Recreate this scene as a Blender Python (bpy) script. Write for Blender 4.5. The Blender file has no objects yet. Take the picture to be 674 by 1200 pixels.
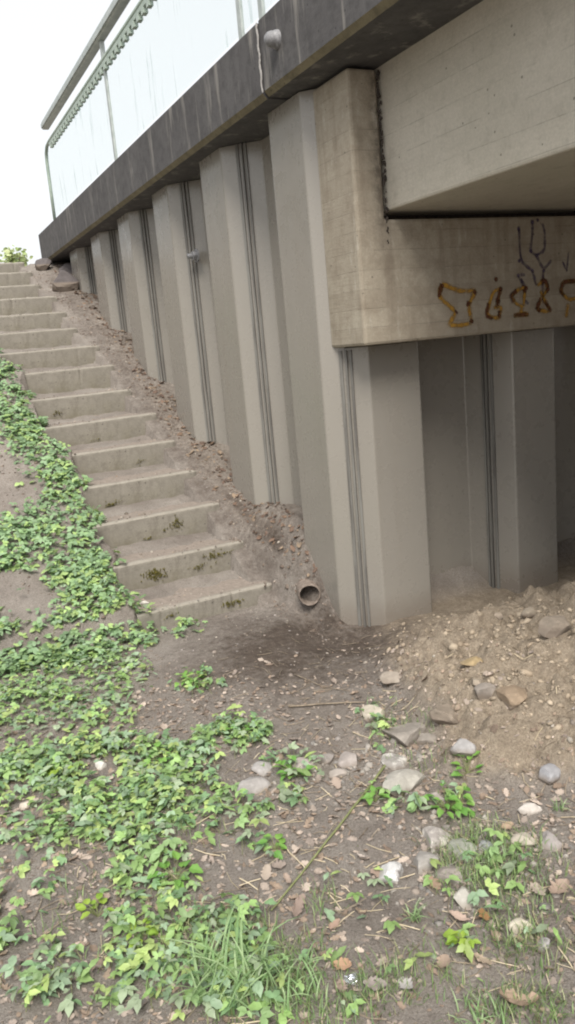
import bpy, math, random
import numpy as np
from mathutils import Vector, Matrix

rnd = random.Random(7)
nr = np.random.default_rng(11)
C = bpy.context.scene.collection
SC = bpy.context.scene
rad = math.radians

# ------------------------------------------------------------------ camera
CR = np.array([[0.892, -0.172, 0.418], [-0.443, -0.151, 0.884], [-0.089, -0.973, -0.211]])
_u, _s, _v = np.linalg.svd(CR); CR = _u @ _v
EYE = np.array([0.0, 0.0, 1.5]); FPX = 924.2
cd = bpy.data.cameras.new('camera'); cam = bpy.data.objects.new('camera', cd); C.objects.link(cam)
M = Matrix(((CR[0, 0], -CR[0, 1], -CR[0, 2], 0), (CR[1, 0], -CR[1, 1], -CR[1, 2], 0), (CR[2, 0], -CR[2, 1], -CR[2, 2], 1.5), (0, 0, 0, 1)))
cam.matrix_world = M
cd.sensor_fit = 'VERTICAL'; cd.sensor_height = 36; cd.lens = FPX / 1200 * 36
cd.clip_start = 0.05; cd.clip_end = 2000
SC.camera = cam

# ------------------------------------------------------------------ world, sun, exposure
SUN_EL, SUN_AZ = 50, 204      # azimuth clockwise from +Y : the light comes from the open left side
W = bpy.data.worlds.new('World'); SC.world = W; W.use_nodes = True
nt = W.node_tree; bg = nt.nodes['Background']
sky = nt.nodes.new('ShaderNodeTexSky'); sky.sky_type = 'NISHITA'; sky.sun_disc = False
sky.sun_elevation = rad(SUN_EL); sky.sun_rotation = rad(SUN_AZ); sky.dust_density = 4; sky.air_density = 1.2
hs = nt.nodes.new('ShaderNodeHueSaturation'); hs.inputs['Saturation'].default_value = 0.42
nt.links.new(sky.outputs[0], hs.inputs['Color'])
cm = nt.nodes.new('ShaderNodeMixRGB'); cm.inputs[0].default_value = 0.55; cm.inputs[2].default_value = (15, 15.2, 15.4, 1)
nt.links.new(hs.outputs[0], cm.inputs[1]); nt.links.new(cm.outputs[0], bg.inputs[0])
bg.inputs[1].default_value = 0.068
sl = bpy.data.lights.new('sun', 'SUN'); sl.energy = 2.9; sl.angle = rad(26); sl.color = (1, .95, .87)
so = bpy.data.objects.new('sun', sl); C.objects.link(so)
_d = Vector((math.sin(rad(SUN_AZ)) * math.cos(rad(SUN_EL)), math.cos(rad(SUN_AZ)) * math.cos(rad(SUN_EL)), math.sin(rad(SUN_EL))))
so.rotation_euler = _d.to_track_quat('Z', 'Y').to_euler(); so.location = (-10, -2, 12)
SC.view_settings.view_transform = 'Standard'; SC.view_settings.look = 'None'
SC.view_settings.exposure = 0.62; SC.view_settings.gamma = 1
SC.cycles.max_bounces = 8; SC.cycles.transparent_max_bounces = 24
try: SC.cycles.filter_width = 2.0
except Exception: pass

# ------------------------------------------------------------------ noise
def _hash(ix, iy, s):
    n = (ix.astype(np.int64) * 374761393 + iy.astype(np.int64) * 668265263 + s * 1442695041) & 0xffffffff
    n = ((n ^ (n >> 13)) * 1274126177) & 0xffffffff
    return ((n ^ (n >> 16)) & 0xffff) / 65535.0
def vnoise(x, y, s=0):
    ix = np.floor(x); iy = np.floor(y); fx = x - ix; fy = y - iy
    fx = fx * fx * (3 - 2 * fx); fy = fy * fy * (3 - 2 * fy)
    a = _hash(ix, iy, s); b = _hash(ix + 1, iy, s); c = _hash(ix, iy + 1, s); d = _hash(ix + 1, iy + 1, s)
    return (a * (1 - fx) + b * fx) * (1 - fy) + (c * (1 - fx) + d * fx) * fy
def fbm(x, y, o=4, s=0):
    x = np.asarray(x, float); y = np.asarray(y, float); t = 0; a = .5
    for k in range(o):
        t = t + a * (vnoise(x, y, s + k * 17) - .5) * 2
        x, y = x * 1.83 + y * .91 + 3.1, y * 1.83 - x * .91 + 7.7; a *= .5
    return t
def sstep(a, b, x):
    t = np.clip((x - a) / (b - a), 0, 1); return t * t * (3 - 2 * t)

# ------------------------------------------------------------------ materials
def newmat(name):
    m = bpy.data.materials.new(name); m.use_nodes = True
    n = m.node_tree; b = n.nodes['Principled BSDF']; return m, n, b
def ND(n, t, **k):
    x = n.nodes.new(t)
    for a, v in k.items(): setattr(x, a, v)
    return x
def mix(n, f, a, b, typ='MIX'):
    x = n.nodes.new('ShaderNodeMixRGB'); x.blend_type = typ
    for i, v in enumerate((f, a, b)):
        if isinstance(v, bpy.types.NodeSocket): n.links.new(v, x.inputs[i])
        elif isinstance(v, (int, float)): x.inputs[i].default_value = v
        else: x.inputs[i].default_value = (*v, 1) if len(v) == 3 else v
    return x.outputs[0]
def noise(n, scale, detail=5, rough=.6, vec=None, stretch=None):
    t = n.nodes.new('ShaderNodeTexNoise'); t.inputs['Scale'].default_value = scale
    t.inputs['Detail'].default_value = detail; t.inputs['Roughness'].default_value = rough
    if vec is None:
        g = n.nodes.new('ShaderNodeTexCoord'); vec = g.outputs['Object']
    if stretch:
        mp = n.nodes.new('ShaderNodeMapping'); mp.inputs['Scale'].default_value = stretch
        n.links.new(vec, mp.inputs[0]); vec = mp.outputs[0]
    n.links.new(vec, t.inputs['Vector']); return t.outputs['Fac']
def ramp(n, fac, p0, p1, c0=(0, 0, 0), c1=(1, 1, 1)):
    r = n.nodes.new('ShaderNodeValToRGB'); e = r.color_ramp.elements
    e[0].position = p0; e[1].position = p1; e[0].color = (*c0, 1); e[1].color = (*c1, 1)
    n.links.new(fac, r.inputs[0]); return r.outputs[0]
def math_(n, op, a, b=None, clamp=False):
    x = n.nodes.new('ShaderNodeMath'); x.operation = op; x.use_clamp = clamp
    for i, v in enumerate((a, b)):
        if v is None: continue
        if isinstance(v, bpy.types.NodeSocket): n.links.new(v, x.inputs[i])
        else: x.inputs[i].default_value = v
    return x.outputs[0]
def bump(n, b, h, strength=.4, dist=.01, prev=None):
    x = n.nodes.new('ShaderNodeBump'); x.inputs['Strength'].default_value = strength; x.inputs['Distance'].default_value = dist
    n.links.new(h, x.inputs['Height'])
    if prev is not None: n.links.new(prev, x.inputs['Normal'])
    if b is not None: n.links.new(x.outputs[0], b.inputs['Normal'])
    return x.outputs[0]
def objxyz(n):
    g = n.nodes.new('ShaderNodeTexCoord'); s = n.nodes.new('ShaderNodeSeparateXYZ'); n.links.new(g.outputs['Object'], s.inputs[0]); return s.outputs
def geoz(n):
    g = n.nodes.new('ShaderNodeNewGeometry'); s = n.nodes.new('ShaderNodeSeparateXYZ'); n.links.new(g.outputs['Normal'], s.inputs[0]); return s.outputs

def concrete(name, base, dark, light, stain_lo=.5, stain_hi=.75, boards=0, board_axis=2, rough=.85, streak=None, streakc=(.5, .5, .48), streakz=None):
    m, n, b = newmat(name)
    big = noise(n, 2.2, 6, .65); mid = noise(n, 14, 6, .7); fine = noise(n, 110, 3, .6)
    c = mix(n, ramp(n, big, .38, .66), base, light)
    c = mix(n, math_(n, 'MULTIPLY', ramp(n, mid, stain_lo, stain_hi), .75), c, dark)
    c = mix(n, math_(n, 'MULTIPLY', ramp(n, fine, .35, .7), .35), c, tuple(v * .62 for v in base))
    h = math_(n, 'ADD', math_(n, 'MULTIPLY', mid, .5), math_(n, 'MULTIPLY', fine, .35))
    if boards:
        z = objxyz(n)[board_axis]
        wob = math_(n, 'MULTIPLY', noise(n, 1.3, 2), .012)
        fr = math_(n, 'FRACT', math_(n, 'DIVIDE', math_(n, 'ADD', z, wob), boards))
        ln = math_(n, 'LESS_THAN', fr, .045)
        brk = ramp(n, noise(n, 5, 4, .7), .42, .6)
        ln = math_(n, 'MULTIPLY', ln, brk)
        c = mix(n, math_(n, 'MULTIPLY', ln, .6), c, tuple(v * .55 for v in base))
        fl = math_(n, 'FLOOR', math_(n, 'DIVIDE', math_(n, 'ADD', z, wob), boards))
        wn = n.nodes.new('ShaderNodeTexWhiteNoise'); wn.noise_dimensions = '1D'; n.links.new(fl, wn.inputs['W'])
        c = mix(n, math_(n, 'MULTIPLY', wn.outputs['Value'], .26), c, dark)
        gr = noise(n, 1, 5, .7, stretch=(30, 2.0, 90) if board_axis == 2 else (90, 30, 2))
        c = mix(n, math_(n, 'MULTIPLY', ramp(n, gr, .4, .7), .15), c, dark)
        h = math_(n, 'SUBTRACT', math_(n, 'ADD', h, math_(n, 'MULTIPLY', gr, .5)), math_(n, 'MULTIPLY', ln, .8))
    hole = n.nodes.new('ShaderNodeTexVoronoi'); hole.inputs['Scale'].default_value = 17; gh = n.nodes.new('ShaderNodeTexCoord'); n.links.new(gh.outputs['Object'], hole.inputs['Vector'])
    hm = math_(n, 'MULTIPLY', math_(n, 'LESS_THAN', hole.outputs['Distance'], .085), math_(n, 'GREATER_THAN', noise(n, 6, 2), .5))
    c = mix(n, math_(n, 'MULTIPLY', hm, .7), c, tuple(v * .3 for v in base)); h = math_(n, 'SUBTRACT', h, math_(n, 'MULTIPLY', hm, .6))
    if streak:
        st = noise(n, 1, 4, .65, stretch=streak)
        f = ramp(n, st, .56, .70)
        if streakz:
            z = objxyz(n)[2]; mr = n.nodes.new('ShaderNodeMapRange'); mr.inputs[1].default_value = streakz[0]; mr.inputs[2].default_value = streakz[1]
            mr.inputs[3].default_value = 1; mr.inputs[4].default_value = 0; n.links.new(z, mr.inputs[0])
            f = math_(n, 'MULTIPLY', f, mr.outputs[0])
        c = mix(n, math_(n, 'MULTIPLY', f, .55), c, streakc)
    n.links.new(c, b.inputs['Base Color']); b.inputs['Roughness'].default_value = rough
    bump(n, b, h, .5, .006)
    return m, n, b, c

MAT = {}
MAT['girder'] = concrete('girder_concrete', (.50, .465, .39), (.33, .30, .25), (.57, .53, .455), .52, .8, boards=.098)[0]
# abutment: brown run-off stains
m, n, b, c = concrete('abutment_concrete', (.36, .315, .25), (.215, .175, .13), (.43, .385, .31), .46, .74, boards=.085)
x, y, z = objxyz(n)
crack = math_(n, 'SUBTRACT', 1, math_(n, 'MULTIPLY', math_(n, 'ABSOLUTE', math_(n, 'SUBTRACT', math_(n, 'ADD', x, math_(n, 'MULTIPLY', noise(n, 9, 4), .05)), 2.135)), 17), True)
zz = n.nodes.new('ShaderNodeMapRange'); n.links.new(z, zz.inputs[0]); zz.inputs[1].default_value = 1.75; zz.inputs[2].default_value = 2.15
crk = math_(n, 'MULTIPLY', math_(n, 'MULTIPLY', crack, zz.outputs[0]), ramp(n, noise(n, 25, 5, .7), .35, .6))
c = mix(n, math_(n, 'MULTIPLY', crk, .8, True), c, (.05, .04, .032))
drip = ramp(n, noise(n, 1, 4, .6, stretch=(16, 16, 1.4)), .5, .72)
c = mix(n, math_(n, 'MULTIPLY', drip, .42), c, (.145, .11, .08))
eff = ramp(n, noise(n, 1, 5, .7, stretch=(22, 22, 6)), .6, .72)
c = mix(n, math_(n, 'MULTIPLY', eff, .35), c, (.56, .53, .47))
n.links.new(c, b.inputs['Base Color']); MAT['abutment'] = m
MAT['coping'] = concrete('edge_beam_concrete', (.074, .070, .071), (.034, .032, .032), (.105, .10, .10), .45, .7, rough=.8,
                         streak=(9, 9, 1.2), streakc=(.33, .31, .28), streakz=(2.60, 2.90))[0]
m, n, b, c = concrete('mossy_edge', (.16, .135, .082), (.07, .062, .04), (.22, .19, .12), .45, .7); MAT['coping_edge'] = m
MAT['deck'] = concrete('deck_concrete', (.10, .095, .088), (.06, .056, .052), (.13, .125, .115))[0]

# steps: pale worn nosing, dirt collected on the tread
m, n, b, c = concrete('step_concrete', (.225, .207, .175), (.14, .124, .10), (.285, .262, .225), .48, .75, rough=.9)
x, y, z = objxyz(n)
nz = geoz(n)[2]
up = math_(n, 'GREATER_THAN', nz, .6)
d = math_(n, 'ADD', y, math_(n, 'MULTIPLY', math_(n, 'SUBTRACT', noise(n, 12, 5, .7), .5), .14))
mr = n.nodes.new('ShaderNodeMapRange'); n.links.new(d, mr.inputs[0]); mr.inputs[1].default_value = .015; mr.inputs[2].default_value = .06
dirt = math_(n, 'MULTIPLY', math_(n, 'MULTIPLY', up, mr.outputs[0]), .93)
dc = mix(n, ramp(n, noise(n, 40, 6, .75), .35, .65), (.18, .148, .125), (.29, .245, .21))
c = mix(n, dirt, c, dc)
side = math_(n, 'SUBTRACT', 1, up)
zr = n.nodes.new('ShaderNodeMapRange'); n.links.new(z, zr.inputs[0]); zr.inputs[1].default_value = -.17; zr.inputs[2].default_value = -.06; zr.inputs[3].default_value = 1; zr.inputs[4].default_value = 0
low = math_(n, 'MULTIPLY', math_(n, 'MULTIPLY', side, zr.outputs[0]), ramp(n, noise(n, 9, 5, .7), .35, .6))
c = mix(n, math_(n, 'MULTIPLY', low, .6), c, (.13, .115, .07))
nose = math_(n, 'MULTIPLY', math_(n, 'GREATER_THAN', z, -.012), math_(n, 'LESS_THAN', y, .03))
c = mix(n, math_(n, 'MULTIPLY', nose, .2), c, (.50, .46, .40))
n.links.new(c, b.inputs['Base Color']); MAT['step'] = m

# painted steel sheet piles
def steel(name, base, tint):
    m, n, b = newmat(name)
    c = mix(n, ramp(n, noise(n, 1, 5, .6, stretch=(3, 3, .5)), .35, .7), base, tint)
    c = mix(n, math_(n, 'MULTIPLY', ramp(n, noise(n, 1, 6, .7, stretch=(38, 38, 1.0)), .56, .78), .12), c, tuple(v * .6 for v in base))
    zf = n.nodes.new('ShaderNodeMapRange'); n.links.new(math_(n, 'ADD', objxyz(n)[2], math_(n, 'MULTIPLY', noise(n, 7, 5, .7), -.16)), zf.inputs[0])
    zf.inputs[1].default_value = -.06; zf.inputs[2].default_value = .08; zf.inputs[3].default_value = .55; zf.inputs[4].default_value = 0
    c = mix(n, zf.outputs[0], c, (.17, .14, .115))
    c = mix(n, math_(n, 'MULTIPLY', ramp(n, noise(n, 1, 4, .6, stretch=(9, 9, .35)), .54, .78), .16), c, (.205, .172, .135))
    n.links.new(c, b.inputs['Base Color'])
    r = ramp(n, noise(n, 9, 4, .6), .3, .7, (.22, .22, .22), (.36, .36, .36)); n.links.new(r, b.inputs['Roughness'])
    b.inputs['Specular IOR Level'].default_value = .8
    h = math_(n, 'ADD', math_(n, 'MULTIPLY', noise(n, 1, 2, .5, stretch=(4, 4, .5)), 1.0), math_(n, 'MULTIPLY', noise(n, 120, 2, .5), .02))
    bump(n, b, h, .08, .012)
    return m
MAT['steel'] = steel('painted_steel', (.262, .243, .215), (.274, .255, .228))
m, n, b = newmat('interlock_steel'); n.links.new(mix(n, ramp(n, noise(n, 1, 5, .7, stretch=(30, 30, 2)), .4, .65), (.20, .195, .18), (.10, .092, .085)), b.inputs['Base Color']); b.inputs['Roughness'].default_value = .5; MAT['lock'] = m
m, n, b = newmat('dusty_seam'); b.inputs['Base Color'].default_value = (.085, .078, .07, 1); b.inputs['Roughness'].default_value = .7; MAT['lock2'] = m  # lighter seam tone, used along the wing wall
m, n, b = newmat('joint_sealant'); b.inputs['Base Color'].default_value = (.022, .019, .022, 1); b.inputs['Roughness'].default_value = .6; MAT['seal'] = m

# galvanised, railing
m, n, b = newmat('galvanised'); n.links.new(mix(n, ramp(n, noise(n, 14, 5, .7), .35, .65), (.34, .38, .36), (.50, .53, .51)), b.inputs['Base Color']); b.inputs['Metallic'].default_value = .35; b.inputs['Roughness'].default_value = .42; MAT['galv'] = m
m, n, b = newmat('green_rail'); n.links.new(mix(n, ramp(n, noise(n, 14, 5, .7), .35, .65), (.26, .33, .28), (.38, .45, .39)), b.inputs['Base Color']); b.inputs['Roughness'].default_value = .45; MAT['greenrail'] = m
m = bpy.data.materials.new('clear_panel'); m.use_nodes = True; n = m.node_tree; n.nodes.clear()  # see-through sheet in place of balusters washed out by glare
o = n.nodes.new('ShaderNodeOutputMaterial'); tr = n.nodes.new('ShaderNodeBsdfTransparent'); tl = n.nodes.new('ShaderNodeBsdfTranslucent'); gl = n.nodes.new('ShaderNodeBsdfGlossy')
tr.inputs[0].default_value = (.99, 1, .995, 1); gl.inputs['Roughness'].default_value = .15
s1 = n.nodes.new('ShaderNodeMixShader'); s2 = n.nodes.new('ShaderNodeMixShader'); s1.inputs[0].default_value = .03
st = ramp(n, noise(n, 1, 4, .7, stretch=(11, 11, .9)), .60, .78)
zr = n.nodes.new('ShaderNodeMapRange'); n.links.new(objxyz(n)[2], zr.inputs[0]); zr.inputs[1].default_value = 2.98; zr.inputs[2].default_value = 3.55; zr.inputs[3].default_value = 1; zr.inputs[4].default_value = .0
f = math_(n, 'ADD', .05, math_(n, 'MULTIPLY', math_(n, 'MULTIPLY', st, zr.outputs[0]), .8))
tl.inputs[0].default_value = (.55, .75, .68, 1)
n.links.new(f, s2.inputs[0]); n.links.new(tr.outputs[0], s1.inputs[1]); n.links.new(gl.outputs[0], s1.inputs[2])
n.links.new(s1.outputs[0], s2.inputs[1]); n.links.new(tl.outputs[0], s2.inputs[2]); n.links.new(s2.outputs[0], o.inputs[0]); MAT['panel'] = m

# soil sheet: vertex attributes carry where sand, humus and dry crust lie
m, n, b = newmat('soil')
at_ = n.nodes.new('ShaderNodeVertexColor'); at_.layer_name = 'soil'
sp = n.nodes.new('ShaderNodeSeparateColor'); n.links.new(at_.outputs['Color'], sp.inputs[0])
n1 = noise(n, 3.5, 6, .65); n2 = noise(n, 26, 7, .75); n3 = noise(n, 140, 4, .7)
c = mix(n, ramp(n, n1, .35, .65), (.265, .232, .207), (.395, .357, .322))
sand = mix(n, ramp(n, n2, .36, .64), (.34, .275, .205), (.52, .435, .34))
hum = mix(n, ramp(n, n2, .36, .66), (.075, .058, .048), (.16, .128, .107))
crust = mix(n, ramp(n, n2, .36, .64), (.36, .315, .28), (.46, .41, .37))
wob = math_(n, 'MULTIPLY', math_(n, 'SUBTRACT', n2, .5), .9)
c = mix(n, math_(n, 'ADD', sp.outputs[2], math_(n, 'MULTIPLY', wob, .5), True), c, crust)
c = mix(n, math_(n, 'MULTIPLY', sp.outputs[0], math_(n, 'ADD', 1, wob), True), c, sand)
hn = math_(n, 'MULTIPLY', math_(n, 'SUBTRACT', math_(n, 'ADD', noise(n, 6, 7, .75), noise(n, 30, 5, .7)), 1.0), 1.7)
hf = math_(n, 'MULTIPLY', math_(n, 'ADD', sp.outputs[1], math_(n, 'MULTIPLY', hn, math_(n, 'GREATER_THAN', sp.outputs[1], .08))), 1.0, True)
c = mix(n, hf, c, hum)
c = mix(n, math_(n, 'MULTIPLY', ramp(n, n3, .42, .62), .4), c, (.13, .105, .085))
c = mix(n, math_(n, 'MULTIPLY', ramp(n, noise(n, 75, 5, .8), .60, .72), .5), c, (.42, .37, .32))
n.links.new(c, b.inputs['Base Color']); b.inputs['Roughness'].default_value = .96; b.inputs['Specular IOR Level'].default_value = .2
p_ = bump(n, None, n2, .8, .028); bump(n, b, n3, 1.0, .010, p_); MAT['soil'] = m

def vcmat(name, rough=.7, trans=0., nscale=40, amount=.25, spec=.3):
    m, n, b = newmat(name)
    v = n.nodes.new('ShaderNodeVertexColor'); v.layer_name = 'tint'
    c = mix(n, math_(n, 'MULTIPLY', ramp(n, noise(n, nscale, 5, .7), .35, .65), amount), v.outputs[0], (.0, .0, .0), 'MIX')
    n.links.new(c, b.inputs['Base Color']); b.inputs['Roughness'].default_value = rough; b.inputs['Specular IOR Level'].default_value = spec
    if trans:
        o = n.nodes['Material Output']; t = n.nodes.new('ShaderNodeBsdfTranslucent'); n.links.new(c, t.inputs[0])
        s = n.nodes.new('ShaderNodeMixShader'); s.inputs[0].default_value = trans
        n.links.new(b.outputs[0], s.inputs[1]); n.links.new(t.outputs[0], s.inputs[2]); n.links.new(s.outputs[0], o.inputs[0])
    return m
MAT['leaves'] = vcmat('ground_leaf', .5, .3, 60, .18, .45)
MAT['litter'] = vcmat('dry_leaf_litter', .85, .12, 60, .3)
MAT['grit'] = vcmat('grit', .9, 0, 60, .3)
def leafmat(name, a, bb, trans=.3, rough=.5):
    m, n, b = newmat(name)
    oi = n.nodes.new('ShaderNodeObjectInfo')
    c = mix(n, oi.outputs['Random'], a, bb)
    c = mix(n, math_(n, 'MULTIPLY', ramp(n, noise(n, 50, 5, .7), .35, .65), .3), c, tuple(v * .55 for v in a))
    n.links.new(c, b.inputs['Base Color']); b.inputs['Roughness'].default_value = rough
    o = n.nodes['Material Output']; t = n.nodes.new('ShaderNodeBsdfTranslucent'); n.links.new(c, t.inputs[0])
    s = n.nodes.new('ShaderNodeMixShader'); s.inputs[0].default_value = trans
    n.links.new(b.outputs[0], s.inputs[1]); n.links.new(t.outputs[0], s.inputs[2]); n.links.new(s.outputs[0], o.inputs[0]); return m
MAT['herb'] = leafmat('herb_leaf', (.15, .34, .07), (.25, .46, .10))
MAT['herb_lime'] = leafmat('herb_leaf_lime', (.26, .42, .06), (.36, .50, .08))
MAT['blade'] = leafmat('grass_blade', (.22, .37, .15), (.42, .54, .30))
_dl = {}
def dryleaf(col):
    col = tuple(v * .8 for v in col)
    if col not in _dl: _dl[col] = leafmat('dry_leaf', col, tuple(min(1, v * 1.15) for v in col), .12, .8)
    return _dl[col]
_st = {}
def stonemat(col, vein=None):
    k = (col, vein)
    if k in _st: return _st[k]
    m, n, b = newmat('stone')
    c = mix(n, ramp(n, noise(n, 14, 6, .7), .35, .65), tuple(v * .72 for v in col), col)
    c = mix(n, math_(n, 'MULTIPLY', ramp(n, noise(n, 60, 5, .75), .55, .72), .5), c, tuple(min(1, v * 1.35) for v in col))
    if vein: c = mix(n, ramp(n, noise(n, 22, 6, .8), .5, .6), c, vein)
    # soil clinging to the buried lower side
    oz = objxyz(n)[2]; mr = n.nodes.new('ShaderNodeMapRange'); n.links.new(math_(n, 'ADD', oz, math_(n, 'MULTIPLY', noise(n, 40, 4), .02)), mr.inputs[0])
    mr.inputs[1].default_value = .004; mr.inputs[2].default_value = .022; mr.inputs[3].default_value = .85; mr.inputs[4].default_value = 0
    c = mix(n, mr.outputs[0], c, (.19, .155, .125))
    n.links.new(c, b.inputs['Base Color']); b.inputs['Roughness'].default_value = .88
    bump(n, b, noise(n, 45, 6, .75), .6, .006); _st[k] = m; return m
def plain(name, a, bb, sc=30, rough=.8, metal=0):
    m, n, b = newmat(name); n.links.new(mix(n, ramp(n, noise(n, sc, 5, .7), .38, .62), a, bb), b.inputs['Base Color'])
    b.inputs['Roughness'].default_value = rough; b.inputs['Metallic'].default_value = metal; bump(n, b, noise(n, sc * 2, 5, .7), .4, .004); return m
MAT['twig'] = plain('twig_bark', (.16, .125, .09), (.30, .25, .19)); MAT['stalk'] = plain('dry_stalk', (.48, .40, .27), (.58, .5, .36))
MAT['greenstem'] = plain('green_stem', (.15, .17, .07), (.24, .26, .12))
MAT['pipe'] = plain('clay_pipe', (.13, .10, .082), (.24, .20, .17), 40, .85); MAT['pipe_in'] = plain('pipe_silt', (.02, .012, .009), (.045, .024, .015), 40, .9)
MAT['moss'] = plain('moss', (.075, .07, .012), (.17, .145, .03), 90, .95)
MAT['foil'] = plain('foil', (.7, .74, .8), (.85, .88, .92), 30, .25, .85)
MAT['zinc'] = plain('zinc_bolt', (.17, .17, .18), (.27, .27, .28), 60, .6, .2)
MAT['mortar'] = plain('lime_bloom', (.30, .29, .28), (.42, .40, .38), 50, .9)
MAT['darkkerb'] = plain('stained_kerb', (.075, .07, .072), (.14, .128, .12), 20, .85)
MAT['bark'] = plain('bark', (.10, .085, .06), (.17, .14, .10)); MAT['path'] = plain('path_gravel', (.26, .24, .21), (.36, .33, .29), 60, .95)
MAT['stain'] = plain('black_algae', (.025, .02, .018), (.07, .055, .045), 60, .95)

# ------------------------------------------------------------------ object helpers
def link(name, me, mat=None, parent=None, label=None, cat=None, group=None, kind=None, loc=None, rot=None):
    o = bpy.data.objects.new(name, me); C.objects.link(o)
    if mat is not None and me is not None and not me.materials: me.materials.append(mat)
    if parent: o.parent = parent
    if label: o['label'] = label
    if cat: o['category'] = cat
    if group: o['group'] = group
    if kind: o['kind'] = kind
    if loc is not None: o.location = loc
    if rot is not None: o.rotation_euler = rot
    return o
def empty(name, loc, label, cat, group=None, rz=0):
    o = link(name, None, label=label, cat=cat, group=group, loc=loc, rot=(0, 0, rz)); o.empty_display_size = .1; return o
def mesh(name, v, f, smooth=False):
    me = bpy.data.meshes.new(name); me.from_pydata([tuple(map(float, p)) for p in v], [], f); me.update()
    if smooth: me.polygons.foreach_set('use_smooth', [True] * len(me.polygons))
    return me
def npmesh(name, V, F, smooth=False, tint=None, layer='tint'):
    """V (n,3), F (m,k) arrays, fast path"""
    me = bpy.data.meshes.new(name); k = F.shape[1]
    me.vertices.add(len(V)); me.vertices.foreach_set('co', V.astype(np.float32).ravel())
    me.loops.add(F.size); me.loops.foreach_set('vertex_index', F.astype(np.int32).ravel())
    me.polygons.add(len(F)); me.polygons.foreach_set('loop_start', np.arange(0, F.size, k, dtype=np.int32))
    if smooth: me.polygons.foreach_set('use_smooth', np.ones(len(F), bool))
    me.update(calc_edges=True); me.validate()
    if tint is not None:
        ca = me.color_attributes.new(layer, 'FLOAT_COLOR', 'POINT'); ca.data.foreach_set('color', np.c_[tint, np.ones(len(tint))].astype(np.float32).ravel())
    return me
def boxv(x0, x1, y0, y1, z0, z1):
    v = [(x, y, z) for z in (z0, z1) for y in (y0, y1) for x in (x0, x1)]
    f = [(0, 2, 3, 1), (4, 5, 7, 6), (0, 1, 5, 4), (2, 6, 7, 3), (0, 4, 6, 2), (1, 3, 7, 5)]
    return v, f
def prism(poly, z0, z1):
    n_ = len(poly); v = [(x, y, z0) for x, y in poly] + [(x, y, z1) for x, y in poly]
    f = [tuple(range(n_))[::-1], tuple(range(n_, 2 * n_))] + [(i, (i + 1) % n_, n_ + (i + 1) % n_, n_ + i) for i in range(n_)]
    return v, f
def bevel(o, w, seg=2):
    b = o.modifiers.new('bevel', 'BEVEL'); b.width = w; b.segments = seg; b.limit_method = 'ANGLE'; b.angle_limit = rad(35)
def tube(pts, r, seg=6, closed_ends=True):
    pts = [Vector(p) for p in pts]; rr = r if isinstance(r, (list, tuple)) else [r] * len(pts)
    V, F = [], []; up = Vector((.13, .21, .97))
    for i, p in enumerate(pts):
        t = (pts[min(i + 1, len(pts) - 1)] - pts[max(i - 1, 0)]).normalized(); a = t.cross(up)
        if a.length < .1: a = t.cross(Vector((1, 0, 0)))
        a.normalize(); b_ = t.cross(a)
        for k in range(seg):
            g = 2 * math.pi * k / seg; V.append(p + (a * math.cos(g) + b_ * math.sin(g)) * rr[i])
    for i in range(len(pts) - 1):
        for k in range(seg): F.append((i * seg + k, i * seg + (k + 1) % seg, (i + 1) * seg + (k + 1) % seg, (i + 1) * seg + k))
    if closed_ends: F += [tuple(range(seg))[::-1], tuple(range((len(pts) - 1) * seg, len(pts) * seg))]
    return V, F
def join(parts):
    V, F = [], []
    for v, f in parts:
        o = len(V); V += list(v); F += [tuple(i + o for i in q) for q in f]
    return V, F

# ------------------------------------------------------------------ ground height
STY = [4.02, 4.39, 4.75, 5.13, 5.53, 5.91, 6.32, 6.69, 7.05, 7.53, 7.92, 8.27, 8.83, 9.17, 9.58]
STZ = [.140, .326, .512, .690, .870, 1.050, 1.235, 1.436, 1.612, 1.792, 1.966, 2.142, 2.312, 2.480, 2.630]
STXR = [1.763, 1.763, 1.763, 1.763, 1.763, 1.763, 1.70, 1.68, 1.665, 1.60, 1.60, 1.60, 1.56, 1.55, 1.55]
STXL = [.955, .93, .93, .97, .96, .86, .86, .88, .78, .74, .74, .74, .74, .74, .74]
def zs(Y): return np.interp(Y, STY + [10.2, 11.0], STZ + [2.66, 2.68])
WBY = [3.30, 3.50, 3.60, 3.72, 3.94, 4.3, 4.63, 4.97, 5.37, 5.63, 5.98, 6.65, 6.89, 7.6, 8.3, 8.9, 9.4, 10.]
WBZ = [.0, .03, .12, .30, .50, .54, .55, .66, .83, .90, 1.07, 1.27, 1.42, 1.72, 2.02, 2.34, 2.60, 2.66]
def heap_uv(X, Y):
    u = X - np.interp(Y, [1.2, 1.45, 1.75, 2.0, 2.7, 3.3], [3.0, 2.0, 1.50, 1.36, 1.50, 1.85]) + .16 * fbm(X * 2.5, Y * 2.5, 3, 31)
    return sstep(0, .55, u) * sstep(4.2, 2.9, X), sstep(3.30, 2.70, Y) * sstep(1.3, 1.8, Y)
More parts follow.
